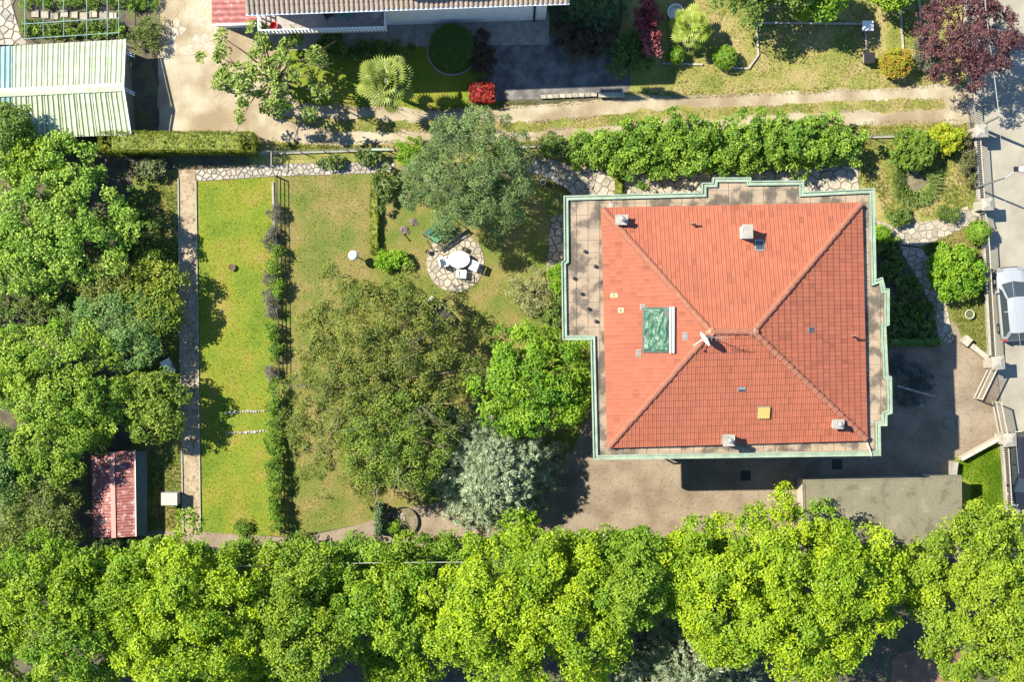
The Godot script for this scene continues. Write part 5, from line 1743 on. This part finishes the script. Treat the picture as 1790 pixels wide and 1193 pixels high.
	for s in [[1575, 640, "below the dark clipped hedge"], [1610, 665, "in the middle of the rock bed"], [1590, 690, "at the lower edge of the rock bed"]]:
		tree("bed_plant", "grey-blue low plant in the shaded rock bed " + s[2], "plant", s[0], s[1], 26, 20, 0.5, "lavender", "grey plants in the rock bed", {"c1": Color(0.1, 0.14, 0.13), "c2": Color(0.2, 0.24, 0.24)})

func garden() -> void:
	palm()
	# fan-leaved plant at the top
	fan_plant("fan_palm", "bright yellow-green fan palm beside the crimson maple", P(1208, 45, 2.4), 2.4, 1.35, 26, Color(0.22, 0.3, 0.03), Color(0.36, 0.42, 0.09))
	# ring of ornamental grass
	var t := thing("ornamental_grass", "ring of long arching grass round a bare centre", "plant", P(1600, 318))
	var l := Leaves.new()
	var list := []
	for i in 6:
		list.append(spray(9, 0.62, 0.05, 0.7))
	for i in 420:
		var a := rng.randf() * TAU
		if a > PI * 1.15 and a < PI * 1.75 and rng.randf() < 0.75:
			continue
		var r := rng.randf_range(0.55, 1.15)
		l.add(Transform3D(frame(Vector3(cos(a), 0.75, sin(a))), Vector3(cos(a) * r, 0.03, sin(a) * r)), list[rng.randi() % 6], tint(Color(0.13, 0.21, 0.04), Color(0.28, 0.35, 0.11), rng.randf()))
	part(t, "blades", leaf_mesh(l), M.leaf)
	var b := MB.new()
	b.lathe(Vector3.ZERO, [Vector2(0.7, 0.0), Vector2(0.4, 0.06), Vector2(0.001, 0.1)], 16)
	part(t, "root_mound", b.mesh(), M.mortar)
	# furniture on the stone patio
	t = thing("garden_table", "oval white garden table on the round stone patio", "table", P(803, 455))
	b = MB.new()
	var rim := PackedVector2Array()
	for i in 28:
		rim.append(Vector2(cos(TAU * i / 28) * 0.64, sin(TAU * i / 28) * 0.5))
	b.prism(rim, 0.69, 0.73, 0.015)
	part(t, "table_top", b.mesh(), M.white_paint)
	for s in [[-1, -1], [1, -1], [1, 1], [-1, 1]]:
		b = MB.new()
		b.tube(Vector3(s[0] * 0.42, 0.045, s[1] * 0.3), Vector3(s[0] * 0.36, 0.69, s[1] * 0.26), 0.025, 0.03, 6)
		part(t, "leg", b.mesh(), M.white_paint)
	for s in [[777, 459, PI * 0.56, "left"], [829, 466, -PI * 0.62, "right"], [807, 480, PI * 0.98, "lower"]]:
		var c := thing("garden_chair", "white garden chair at the %s side of the oval table" % s[3], "chair", P(s[0], s[1]) + Vector3(0, 0.045, 0), "white chairs round the oval table")
		chair_parts(c, M.white_paint, 0.56)
		c.rotation.y = s[2]
	swing()
	pot("terracotta_pot", "pale terracotta pot on the lawn right of the glossy shrub", 711, 343, 0.24, 0.45, M.terracotta)
	pot("terracotta_pot", "terracotta pot alone on the bright lawn", 407, 468, 0.2, 0.22, M.terracotta)
	pot("terracotta_pot", "small square-shaded pot at the left rim of the stone patio", 748, 441, 0.13, 0.4, M.terracotta)
	pot("dark_pot", "dark round pot beside the top of the oval table", 813, 437, 0.15, 0.35, M.black)
	pot("stone_urn", "pale stone urn in the shade between conifer and villa", 949, 320, 0.16, 0.5, M.white)
	pot("plant_pot", "flat green pot in the lawn beside the white car railing", 1692, 550, 0.28, 0.3, M.green_sheet)
	# globe lamp
	t = thing("garden_globe", "white round globe lamp at the top of the twiggy tree", "lamp", P(622, 449))
	b = MB.new()
	b.tube(Vector3(0, -0.02, 0), Vector3(0, 0.95, 0), 0.04, 0.03, 8)
	part(t, "post", b.mesh(), M.dark_metal)
	b = MB.new()
	var prof := []
	for i in 11:
		var a := -PI / 2 + PI * i / 10.0
		prof.append(Vector2(maxf(0.001, cos(a) * 0.3), 1.2 + sin(a) * 0.3))
	b.lathe(Vector3.ZERO, prof, 18)
	part(t, "globe", b.mesh(true), M.white_paint)
	# lounge chair
	t = thing("lounge_chair", "black reclining lounge chair at the edge of the twiggy tree", "chair", P(772, 543))
	t.rotation.y = 0.75
	for s in [["seat", Vector3(0, 0.34, 0.05), Vector3(0.58, 0.06, 0.7), 0.0], ["backrest", Vector3(0, 0.55, -0.55), Vector3(0.58, 0.06, 0.75), 0.65], ["leg_rest", Vector3(0, 0.3, 0.68), Vector3(0.56, 0.06, 0.55), 0.15]]:
		b = MB.new()
		b.box(s[1], s[2], Basis(Vector3.RIGHT, s[3]))
		part(t, s[0], b.mesh(), M.black)
	for s in [-1, 1]:
		b = MB.new()
		b.tube(Vector3(s * 0.3, 0.0, 0.7), Vector3(s * 0.3, 0.5, -0.2), 0.018, 0.018, 6)
		b.tube(Vector3(s * 0.3, 0.0, -0.6), Vector3(s * 0.3, 0.5, 0.1), 0.018, 0.018, 6)
		part(t, "leg_frame", b.mesh(), M.grey_metal)
	b = MB.new()
	b.box(Vector3(0, 0.8, -0.86), Vector3(0.4, 0.1, 0.16), Basis(Vector3.RIGHT, 0.65))
	part(t, "head_cushion", b.mesh(), M.white_paint)
	# carved stones on the lawn
	for s in [[706, 402, 0.26, "the left one"], [722, 388, 0.22, "the right one"]]:
		rock("lawn_stone", "dark weathered stone left of the green swing, %s" % s[3], P(s[0], s[1]), s[2], M.deck)
	t = thing("stone_post", "thin leaning wooden stake below the two dark lawn stones", "stake", P(706, 412))
	b = MB.new()
	b.tube(Vector3(0, -0.05, -0.15), Vector3(0, 0.45, 0.15), 0.035, 0.03, 7)
	part(t, "shaft", b.mesh(), M.timber)
	b = MB.new()
	b.box(Vector3(0, 0.45, 0.15), Vector3(0.09, 0.06, 0.09))
	part(t, "cap", b.mesh(), M.timber)
	# rows of white stones across the bright lawn
	for s in [[398, 722, 462, 719, "upper"], [396, 757, 466, 754, "lower"]]:
		var o := thing("stone_row", "%s row of small white stones across the bright lawn" % s[4], "stones", P(s[0], s[1]))
		for i in 15:
			var p := P(s[0], s[1]).lerp(P(s[2], s[3]), i / 14.0) - o.position + Vector3(0, 0, rng.randf_range(-0.04, 0.04))
			var k := MB.new()
			var r := rng.randf_range(0.05, 0.11)
			k.lathe(Vector3(p.x, 0.0, p.z), [Vector2(r * 0.8, 0), Vector2(r, r * 0.35), Vector2(r * 0.6, r * 0.75), Vector2(0.001, r * 0.85)], 7)
			part(o, "stone", k.mesh(), M.white_stone[i % 3])
	# plant ring and ivy trellis
	t = thing("planting_ring", "round dark metal edging ring beside the courtyard", "edging", P(706, 912))
	b = MB.new()
	b.lathe(Vector3.ZERO, [Vector2(0.86, 0), Vector2(0.86, 0.24), Vector2(0.83, 0.24), Vector2(0.83, 0)], 36)
	part(t, "band", b.mesh(), M.dark_metal)
	b = MB.new()
	b.lathe(Vector3.ZERO, [Vector2(0.83, 0.05), Vector2(0.001, 0.055)], 24)
	part(t, "earth", b.mesh(), M.mortar)
	tree("shrub", "small green standard bush inside the metal ring", "shrub", 688, 921, 10, 10, 0.9, "fern", "", {"bare": 0.3, "ln": 0.12})
	rock("ring_stone", "pale stone inside the metal ring", P(702, 903) + Vector3(0, 0.05, 0), 0.2, M.stone[0])
	t = thing("ivy_trellis", "narrow trellis covered in dark ivy beside the metal ring", "trellis", P(665, 905))
	for z in [-0.85, 0.85]:
		b = MB.new()
		b.box(Vector3(0, 0.7, z), Vector3(0.07, 1.4, 0.07))
		part(t, "post", b.mesh(), M.timber)
	for y in [0.3, 0.75, 1.3]:
		b = MB.new()
		b.box(Vector3(0, y, 0), Vector3(0.035, 0.04, 1.7))
		part(t, "rail", b.mesh(), M.timber)
	l = Leaves.new()
	for i in 260:
		l.add(Transform3D(frame(unit() + Vector3(0, 0.7, 0)), Vector3(rng.randf_range(-0.14, 0.16), rng.randf_range(0.2, 1.42), rng.randf_range(-0.85, 0.85))), sprigs(M.kinds.shrub)[rng.randi() % 8], tint(Color(0.06, 0.13, 0.05), Color(0.15, 0.25, 0.12), rng.randf()))
	part(t, "ivy", leaf_mesh(l), M.leaf)
	# hedge-row trellis
	t = thing("lawn_trellis", "dark slatted fence along the plant row between the lawns", "fence", P(486, 310))
	var e := P(494, 930) - P(486, 310)
	for i in 13:
		b = MB.new()
		b.box(e * (i / 12.0) + Vector3(0, 0.4, 0), Vector3(0.07, 0.84, 0.07))
		part(t, "post", b.mesh(), M.dark_metal)
	for y in [0.2, 0.5, 0.8]:
		b = MB.new()
		b.bar(Vector3(0, y, 0), e + Vector3(0, y, 0), 0.025, 0.05)
		part(t, "slat", b.mesh(), M.dark_metal)
	b = MB.new()
	b.bar(P(477, 318, 0.03), P(480, 420, 0.03), 0.12, 0.1)
	struct("kerb", b.mesh(), M.concrete)
	# rocks in the shaded bed
	for s in [[1598, 648, "upper"], [1622, 672, "middle"], [1605, 705, "lower"]]:
		rock("bed_rock", "%s grey rock in the shaded bed right of the villa" % s[2], P(s[0], s[1]), 0.25, M.concrete)
	t = thing("garden_hose", "pale plank lying across the shaded bed", "plank", P(1600, 684))
	b = MB.new()
	b.bar(P(1568, 675, 0.5) - t.position, P(1634, 694, 0.5) - t.position, 0.12, 0.05)
	part(t, "board", b.mesh(), M.concrete)
	t.name = "garden_plank"
	for f in [0.1, 0.9]:
		b = MB.new()
		var p := P(1568, 675).lerp(P(1634, 694), f) - t.position
		b.box(Vector3(p.x, 0.24, p.z), Vector3(0.12, 0.48, 0.12))
		part(t, "block", b.mesh(), M.concrete)
	# stone edged beds in the north-east lawn
	var edges := [[1158, 111, 1228, 113], [1256, 118, 1308, 120], [1308, 120, 1325, 96], [1325, 96, 1322, 42], [1322, 40, 1508, 42], [1512, 48, 1514, 94], [1572, 0, 1578, 86], [1606, 0, 1611, 64]]
	for s in edges:
		b = MB.new()
		b.bar(P(s[0], s[1], 0.05), P(s[2], s[3], 0.05), 0.11, 0.16)
		struct("kerb", b.mesh(), M.stone[1])
	# edging stones of the yard in the shade
	var o := thing("edging_stones", "row of pale edging blocks between the shaded yard and the track", "edging", P(1000, 172))
	for i in 9:
		b = MB.new()
		var p := P(950 + i * 11, 170 - i * 0.5) - o.position
		b.box(p + Vector3(0, 0.08, 0), Vector3(0.33, 0.2, 0.22), Basis(Vector3.UP, rng.randf_range(-0.1, 0.1)))
		part(o, "block", b.mesh(), M.stone[i % 5])
	t = thing("stone_bench", "long pale stone bench at the edge of the shaded yard", "bench", P(1068, 168))
	b = MB.new()
	b.box(Vector3(0, 0.36, 0), Vector3(1.5, 0.1, 0.28))
	part(t, "seat", b.mesh(), M.stone[3])
	for s in [-0.55, 0.55]:
		b = MB.new()
		b.box(Vector3(s, 0.16, 0), Vector3(0.16, 0.32, 0.22))
		part(t, "leg", b.mesh(), M.concrete)
	# white and dark boxes on posts
	for s in [["white_hive", "white square box on a stand beside the dry lawn", 1511, 50, M.white_paint], ["dark_hive", "dark grey square box on a stand beside the dry lawn", 1514, 105, M.dark_metal]]:
		t = thing(s[0], s[1], "box", P(s[2], s[3]))
		b = MB.new()
		b.box(Vector3(0, 0.45, 0), Vector3(0.5, 0.5, 0.5))
		part(t, "body", b.mesh(), M.concrete)
		b = MB.new()
		b.box(Vector3(0, 0.74, 0), Vector3(0.62, 0.07, 0.58))
		part(t, "lid", b.mesh(), s[4])
		for q in [[-1, -1], [1, -1], [1, 1], [-1, 1]]:
			b = MB.new()
			b.box(Vector3(q[0] * 0.2, 0.1, q[1] * 0.2), Vector3(0.06, 0.22, 0.06))
			part(t, "leg", b.mesh(), M.timber)

func rock(called: String, label: String, at: Vector3, r: float, m: Material) -> void:
	var t := thing(called, label, "stone", at)
	for j in 2:
		var b := MB.new()
		var nz := FastNoiseLite.new()
		nz.seed = rng.randi() % 999
		nz.frequency = 1.2
		var rows := []
		var rr := r if j == 0 else r * 0.55
		var off := Vector3.ZERO if j == 0 else Vector3(r * 0.8, 0, r * 0.5)
		for k in 6:
			var row := PackedVector3Array()
			for i in 11:
				var a := TAU * (i % 10) / 10.0
				var e := PI * 0.5 * k / 5.0
				var d := Vector3(cos(a) * sin(e), cos(e) * 0.7, sin(a) * sin(e))
				row.append(off + d * rr * (1.0 + nz.get_noise_3dv(d * 2.0) * 0.5) - Vector3(0, 0.01, 0))
			rows.append(row)
		b.grid(rows)
		part(t, "boulder" if j == 0 else "pebble", b.mesh(), m)

func pot(called: String, label: String, px: float, py: float, r: float, h: float, m: Material) -> void:
	var t := thing(called, label, "pot", P(px, py))
	var b := MB.new()
	b.lathe(Vector3.ZERO, [Vector2(r * 0.7, 0), Vector2(r * 0.92, h * 0.8), Vector2(r, h * 0.82), Vector2(r, h), Vector2(r * 0.86, h), Vector2(r * 0.8, h * 0.7)], 16)
	part(t, "body", b.mesh(), m)
	b = MB.new()
	b.lathe(Vector3.ZERO, [Vector2(r * 0.82, h * 0.78), Vector2(r * 0.4, h * 0.82), Vector2(0.001, h * 0.83)], 12)
	part(t, "soil", b.mesh(), M.soil)

func swing() -> void:
	var t := thing("swing_seat", "green garden swing seat with wooden frame at the top of the patio", "swing", P(770, 408))
	t.rotation.y = 0.62
	var b: MB
	for s in [-1, 1]:
		for z in [-0.65, 0.65]:
			b = MB.new()
			b.tube(Vector3(s * 0.95, 0.0, z), Vector3(s * 0.85, 1.55, 0), 0.03, 0.03, 7)
			part(t, "frame_leg", b.mesh(), M.timber)
	b = MB.new()
	b.tube(Vector3(-0.9, 1.55, 0), Vector3(0.9, 1.55, 0), 0.035, 0.035, 7)
	part(t, "top_beam", b.mesh(), M.green_paint)
	b = MB.new()
	b.box(Vector3(0, 1.62, -0.3), Vector3(1.55, 0.02, 0.3), Basis(Vector3.RIGHT, 0.12))
	part(t, "canopy", b.mesh(), M.tarp)
	b = MB.new()
	b.box(Vector3(0, 0.45, 0.12), Vector3(1.2, 0.09, 0.5))
	part(t, "seat", b.mesh(), M.green_paint)
	b = MB.new()
	b.box(Vector3(0, 0.75, -0.25), Vector3(1.2, 0.5, 0.08), Basis(Vector3.RIGHT, -0.25))
	part(t, "backrest", b.mesh(), M.green_paint)
	for i in 3:
		b = MB.new()
		b.box(Vector3(0, 0.4, 0.52 + i * 0.13), Vector3(1.35, 0.03, 0.09))
		part(t, "slat", b.mesh(), M.timber)
	for s in [-1, 1]:
		b = MB.new()
		b.tube(Vector3(s * 0.6, 0.45, 0.1), Vector3(s * 0.75, 1.55, 0), 0.012, 0.012, 5)
		part(t, "hanger", b.mesh(), M.grey_metal)

func fan(n: int, ln: float, wd: float) -> MB:
	# a fan leaf: pleated blades round a petiole end; -z is outwards
	var b := MB.new()
	for i in n:
		var a := lerpf(-2.1, 2.1, i / (n - 1.0))
		var d := Vector3(sin(a), 0, -cos(a))
		var s := Vector3(cos(a), 0, sin(a)) * wd
		var l := ln * (0.8 + 0.2 * cos(a))
		b.tri(Vector3.ZERO, d * l * 0.6 + s + Vector3(0, 0.03, 0), d * l * 0.62 + Vector3(0, -0.02, 0))
		b.tri(Vector3.ZERO, d * l * 0.62 + Vector3(0, -0.02, 0), d * l * 0.6 - s + Vector3(0, 0.03, 0))
		var tip := d * l + Vector3(0, -0.16 * l, 0)
		b.tri(d * l * 0.6 + s + Vector3(0, 0.03, 0), tip, d * l * 0.62 + Vector3(0, -0.02, 0))
		b.tri(d * l * 0.62 + Vector3(0, -0.02, 0), tip, d * l * 0.6 - s + Vector3(0, 0.03, 0))
	return b

func fan_plant(called: String, label: String, at: Vector3, h: float, r: float, n: int, c1: Color, c2: Color) -> void:
	var t := thing(called, label, "palm", Vector3(at.x, 0, at.z))
	var b := MB.new()
	for i in 6:
		b.tube(Vector3(0, h * 0.8 * i / 6.0, 0), Vector3(0, h * 0.8 * (i + 1) / 6.0, 0), 0.14, 0.11, 8, false)
	part(t, "trunk", b.mesh(), M.bark)
	var shapes := []
	for i in 4:
		var f := fan(15, 0.26 + r * 0.2, 0.06)
		var base := tint(c1, c2, i / 3.0, 0.05)
		for j in f.c.size():
			f.c[j] = base * (1.0 if j % 6 < 3 else 0.92)
			f.c[j].a = 1.0
		shapes.append(f.mesh())
	for i in n:
		var f := float(i) / n
		var a := i * 2.39996
		var el := lerpf(1.25, -0.25, f)
		var d := Vector3(cos(a) * cos(el), sin(el), sin(a) * cos(el))
		var tip := Vector3(0, h * 0.82, 0) + d * r * lerpf(0.2, 0.72, f) * rng.randf_range(0.85, 1.1)
		var x := d.cross(Vector3.UP).normalized()
		var fr := part(t, "frond", shapes[i % 4], M.leaf, Transform3D(Basis(x, x.cross(-d) * -1.0, -d).rotated(x, rng.randf_range(-0.5, 0.3)).rotated(d, rng.randf_range(-0.5, 0.5)), tip))
		if fr.basis.y.y < 0:
			fr.basis = Basis(-fr.basis.x, -fr.basis.y, fr.basis.z)
		b = MB.new()
		b.tube(Vector3(0, h * 0.8, 0) - tip, Vector3.ZERO, 0.02, 0.012, 4, false)
		b.col = c1
		var pm := b.mesh()
		part(fr, "stalk", pm, M.leaf, Transform3D(fr.basis.inverse(), Vector3.ZERO))

func palm() -> void:
	fan_plant("fan_palm", "tall fan palm beside the dirt track casting a long trunk shadow", P(675, 143, 4.4), 5.2, 1.9, 34, Color(0.14, 0.19, 0.03), Color(0.29, 0.34, 0.08))

func small_things() -> void:
	# wheelbarrow by the path
	var t := thing("wheelbarrow", "white and grey wheelbarrow on the path above the round tree", "wheelbarrow", P(298, 640))
	t.rotation.y = 0.5
	var b := MB.new()
	b.quad(Vector3(-0.3, 0.62, -0.4), Vector3(0.3, 0.62, -0.4), Vector3(0.2, 0.35, -0.2), Vector3(-0.2, 0.35, -0.2))
	b.quad(Vector3(-0.3, 0.62, 0.45), Vector3(0.3, 0.62, 0.45), Vector3(0.2, 0.35, 0.2), Vector3(-0.2, 0.35, 0.2))
	b.quad(Vector3(-0.3, 0.62, -0.4), Vector3(-0.3, 0.62, 0.45), Vector3(-0.2, 0.35, 0.2), Vector3(-0.2, 0.35, -0.2))
	b.quad(Vector3(0.3, 0.62, -0.4), Vector3(0.3, 0.62, 0.45), Vector3(0.2, 0.35, 0.2), Vector3(0.2, 0.35, -0.2))
	b.quad(Vector3(-0.2, 0.35, -0.2), Vector3(0.2, 0.35, -0.2), Vector3(0.2, 0.35, 0.2), Vector3(-0.2, 0.35, 0.2))
	part(t, "tray", b.mesh(), M.white_paint)
	b = MB.new()
	b.tube(Vector3(-0.05, 0.2, -0.6), Vector3(0.05, 0.2, -0.6), 0.2, 0.2, 14)
	part(t, "wheel", b.mesh(), M.black)
	for s in [-1, 1]:
		b = MB.new()
		b.tube(Vector3(s * 0.08, 0.2, -0.6), Vector3(s * 0.28, 0.6, 0.95), 0.02, 0.02, 6)
		part(t, "handle", b.mesh(), M.dark_metal)
		b = MB.new()
		b.tube(Vector3(s * 0.22, 0.0, 0.35), Vector3(s * 0.22, 0.4, 0.25), 0.018, 0.018, 6)
		part(t, "leg", b.mesh(), M.dark_metal)
	# wire fence along the hedge line
	for s in [["thin wire fence along the verge below the sandy yard", 446, 270, 690, 262, 6], ["thin wire fence behind the laurel row", 900, 258, 1690, 236, 14]]:
		t = thing("wire_fence", s[0], "fence", P(s[1], s[2]))
		var e := P(s[3], s[4]) - P(s[1], s[2])
		for i in s[5] + 1:
			b = MB.new()
			b.tube(e * (float(i) / s[5]), e * (float(i) / s[5]) + Vector3(0, 1.1, 0), 0.025, 0.025, 6)
			part(t, "post", b.mesh(), M.mint_dark)
		for y in [0.35, 0.7, 1.05]:
			b = MB.new()
			b.tube(Vector3(0, y, 0), e + Vector3(0, y, 0), 0.008, 0.008, 4, false)
			part(t, "wire", b.mesh(), M.grey_metal)
		b = MB.new()
		b.bar(Vector3(0, 0.06, 0), e + Vector3(0, 0.06, 0), 0.1, 0.14)
		part(t, "footing", b.mesh(), M.concrete)
	# small metal frame by the track
	t = thing("clothes_frame", "small dark metal gate frame with a pale green top by the track", "frame", P(668, 266))
	for x in [-0.45, 0.45]:
		b = MB.new()
		b.box(Vector3(x, 0.55, 0), Vector3(0.06, 1.1, 0.06))
		part(t, "post", b.mesh(), M.dark_metal)
	b = MB.new()
	b.bar(Vector3(-0.5, 1.12, 0), Vector3(0.5, 1.12, 0), 0.12, 0.05)
	part(t, "top_bar", b.mesh(), M.mint)
	b = MB.new()
	b.bar(Vector3(-0.45, 0.2, 0), Vector3(0.45, 1.0, 0), 0.04, 0.04)
	part(t, "diagonal", b.mesh(), M.dark_metal)
	t = thing("hedge_frame", "pale pipe arch in the shadow at the end of the clipped hedge", "frame", P(480, 282))
	b = MB.new()
	b.tube(Vector3(0, 0, -0.45), Vector3(0, 1.1, -0.45), 0.025, 0.025, 6); b.tube(Vector3(0, 1.1, -0.45), Vector3(0, 1.1, 0.4), 0.025, 0.025, 6); b.tube(Vector3(0, 1.1, 0.4), Vector3(0, 0, 0.4), 0.025, 0.025, 6)
	part(t, "pipe", b.mesh(), M.rail_paint)
	b = MB.new()
	b.tube(Vector3(-0.4, 1.05, -0.45), Vector3(0, 1.05, -0.45), 0.02, 0.02, 6)
	part(t, "stub", b.mesh(), M.rail_paint)
	# drains in the courtyard
	for s in [[1303, 832, "left"], [1463, 812, "right"]]:
		t = thing("drain_cover", "square iron drain cover in the villa's shadow, the %s one" % s[2], "drain", P(s[0], s[1]))
		b = MB.new()
		b.box(Vector3(0, 0.012, 0), Vector3(0.6, 0.016, 0.6))
		part(t, "plate", b.mesh(), M.dark_metal)
		for i in 5:
			b = MB.new()
			b.box(Vector3(-0.2 + i * 0.1, 0.024, 0), Vector3(0.04, 0.01, 0.46))
			part(t, "bar", b.mesh(), M.dark_metal)
	t = thing("coiled_hose", "coiled hose on the courtyard at the edge of the villa's shadow", "hose", P(1662, 740))
	for k in 3:
		b = MB.new()
		for i in 20:
			var a := TAU * i / 20.0
			var c := TAU * (i + 1) / 20.0
			var r := 0.28 + k * 0.07
			b.tube(Vector3(cos(a) * r, 0.03 + k * 0.01, sin(a) * r), Vector3(cos(c) * r, 0.03 + k * 0.01, sin(c) * r), 0.018, 0.018, 5, false)
		part(t, "coil", b.mesh(), M.concrete)
	# white plastic chair near the fan palm
	t = thing("white_tub", "round white tub beside the bright fan palm", "tub", P(1178, 26))
	b = MB.new()
	b.lathe(Vector3.ZERO, [Vector2(0.35, 0), Vector2(0.45, 0.75), Vector2(0.4, 0.78), Vector2(0.36, 0.4), Vector2(0.001, 0.38)], 18)
	part(t, "shell", b.mesh(), M.white_paint)
	b = MB.new()
	b.lathe(Vector3.ZERO, [Vector2(0.46, 0.74), Vector2(0.48, 0.78), Vector2(0.44, 0.81), Vector2(0.41, 0.78)], 18)
	part(t, "rim", b.mesh(), M.white_paint)
	# stump post by the end of the dividing row
	t = thing("garden_arch", "small dark post with a cross arm at the foot of the dividing row", "post", P(493, 944))
	b = MB.new()
	b.box(Vector3(0, 0.5, 0), Vector3(0.08, 1.0, 0.08))
	part(t, "post", b.mesh(), M.dark_metal)
	b = MB.new()
	b.box(Vector3(0.1, 0.95, -0.05), Vector3(0.5, 0.06, 0.06), Basis(Vector3.UP, 0.3))
	part(t, "arm", b.mesh(), M.dark_metal)

# Short grass over the lawns: far too many blades to count.
func grass() -> void:
	var b := MB.new()
	for i in 9:
		var a := i * 2.4
		var r := 0.05 * sqrt(i / 9.0)
		var p := Vector3(cos(a) * r, 0, sin(a) * r)
		var lean := Vector3(cos(a * 1.7), 0, sin(a * 1.7)) * 0.035
		var s := Vector3(-sin(a), 0, cos(a)) * 0.011
		b.tri(p - s, p + s, p + lean + Vector3(0, 0.06, 0))
	var tuft := b.mesh()
	var areas := [
		["short bright green grass of the long west lawn", [342, 316, 482, 306, 489, 938, 352, 934], 7000, Color(0.12, 0.17, 0.006), Color(0.2, 0.2, 0.015), 0.5],
		["dry olive grass of the middle lawn", [490, 306, 650, 306, 658, 440, 745, 430, 745, 480, 850, 500, 960, 480, 985, 600, 830, 560, 760, 520, 700, 880, 640, 908, 510, 932], 8000, Color(0.1, 0.13, 0.012), Color(0.2, 0.17, 0.05), 0.55],
		["yellowing grass north of the dirt track", [1095, 164, 1165, 132, 1165, 0, 1622, 0, 1640, 145, 1400, 156, 1200, 162], 9000, Color(0.13, 0.16, 0.02), Color(0.3, 0.24, 0.1), 0.6],
		["grass strip between the wheel ruts", [470, 202, 600, 208, 760, 212, 880, 214, 1000, 206, 1200, 190, 1400, 182, 1560, 172, 1648, 171, 1652, 191, 1560, 196, 1400, 198, 1200, 210, 1000, 226, 880, 233, 700, 233, 560, 228], 5000, Color(0.16, 0.21, 0.02), Color(0.34, 0.29, 0.11), 0.8],
		["grass verge below the dirt track", [446, 250, 700, 256, 900, 250, 1100, 240, 1300, 229, 1500, 222, 1690, 218, 1692, 236, 1500, 240, 1300, 250, 900, 262, 700, 268, 480, 268], 5000, Color(0.16, 0.21, 0.02), Color(0.32, 0.28, 0.1), 0.8],
		["ragged tufts along the upper edge of the dirt track", [450, 150, 520, 172, 640, 178, 760, 184, 1000, 170, 1090, 160, 1200, 160, 1400, 154, 1600, 146, 1670, 142, 1672, 152, 1600, 156, 1400, 166, 1200, 172, 1090, 172, 1000, 184, 760, 198, 640, 192, 520, 186, 445, 160], 2600, Color(0.18, 0.22, 0.02), Color(0.34, 0.29, 0.11), 0.8],
		["ragged tufts along the lower edge of the dirt track", [300, 228, 450, 240, 560, 247, 700, 245, 900, 240, 1100, 230, 1300, 219, 1500, 213, 1690, 208, 1690, 220, 1500, 226, 1300, 232, 1100, 242, 900, 253, 700, 257, 560, 260, 450, 254], 2800, Color(0.18, 0.22, 0.02), Color(0.34, 0.29, 0.11), 0.8],
		["grass of the north-east garden", [1505, 240, 1692, 240, 1706, 365, 1640, 380, 1545, 378, 1530, 335, 1500, 320], 5000, Color(0.14, 0.19, 0.02), Color(0.28, 0.25, 0.08), 0.9],
		["grass beside the street railing", [1612, 432, 1700, 394, 1720, 392, 1736, 615, 1700, 612, 1665, 560, 1645, 490], 3000, Color(0.13, 0.2, 0.02), Color(0.25, 0.23, 0.08), 0.9],
		["thick green grass behind the lower gate pillar", [1676, 806, 1745, 778, 1760, 950, 1700, 950, 1698, 845, 1680, 832], 3500, Color(0.12, 0.24, 0.012), Color(0.22, 0.34, 0.02), 1.6],
		["grass beside the paved path", [258, 300, 312, 310, 318, 760, 318, 925, 262, 930, 262, 780, 240, 600], 4500, Color(0.11, 0.15, 0.02), Color(0.22, 0.2, 0.05), 0.9],
	]
	for s in areas:
		var p := poly(s[1])
		var lo := p[0]
		var hi := p[0]
		for q in p:
			lo = lo.min(q); hi = hi.max(q)
		var nz := FastNoiseLite.new()
		nz.seed = s[2]
		nz.frequency = 0.45
		var where := []
		var cols := []
		var tries := 0
		while where.size() < s[2] and tries < s[2] * 5:
			tries += 1
			var q := Vector2(rng.randf_range(lo.x, hi.x), rng.randf_range(lo.y, hi.y))
			if not Geometry2D.is_point_in_polygon(q, p):
				continue
			var f := nz.get_noise_2dv(q)
			if rng.randf() > 0.75 + f:
				continue
			var k: float = s[5] * rng.randf_range(0.7, 1.35)
			where.append(Transform3D(Basis(Vector3.UP, rng.randf() * TAU).scaled(Vector3(k, k, k)), Vector3(q.x, 0.005, q.y)))
			cols.append(tint(s[3], s[4], 0.5 - f * 1.2 + rng.randf_range(-0.3, 0.3)))
		var mm := MultiMesh.new()
		mm.transform_format = MultiMesh.TRANSFORM_3D
		mm.use_colors = true
		mm.mesh = tuft
		mm.instance_count = where.size()
		for i in where.size():
			mm.set_instance_transform(i, where[i])
			mm.set_instance_color(i, cols[i])
		var o := MultiMeshInstance3D.new()
		o.name = numbered("grass")
		o.multimesh = mm
		o.material_override = M.leaf
		add_child(o)
		o.set_meta("kind", "stuff")
		tag(o, s[0], "grass")
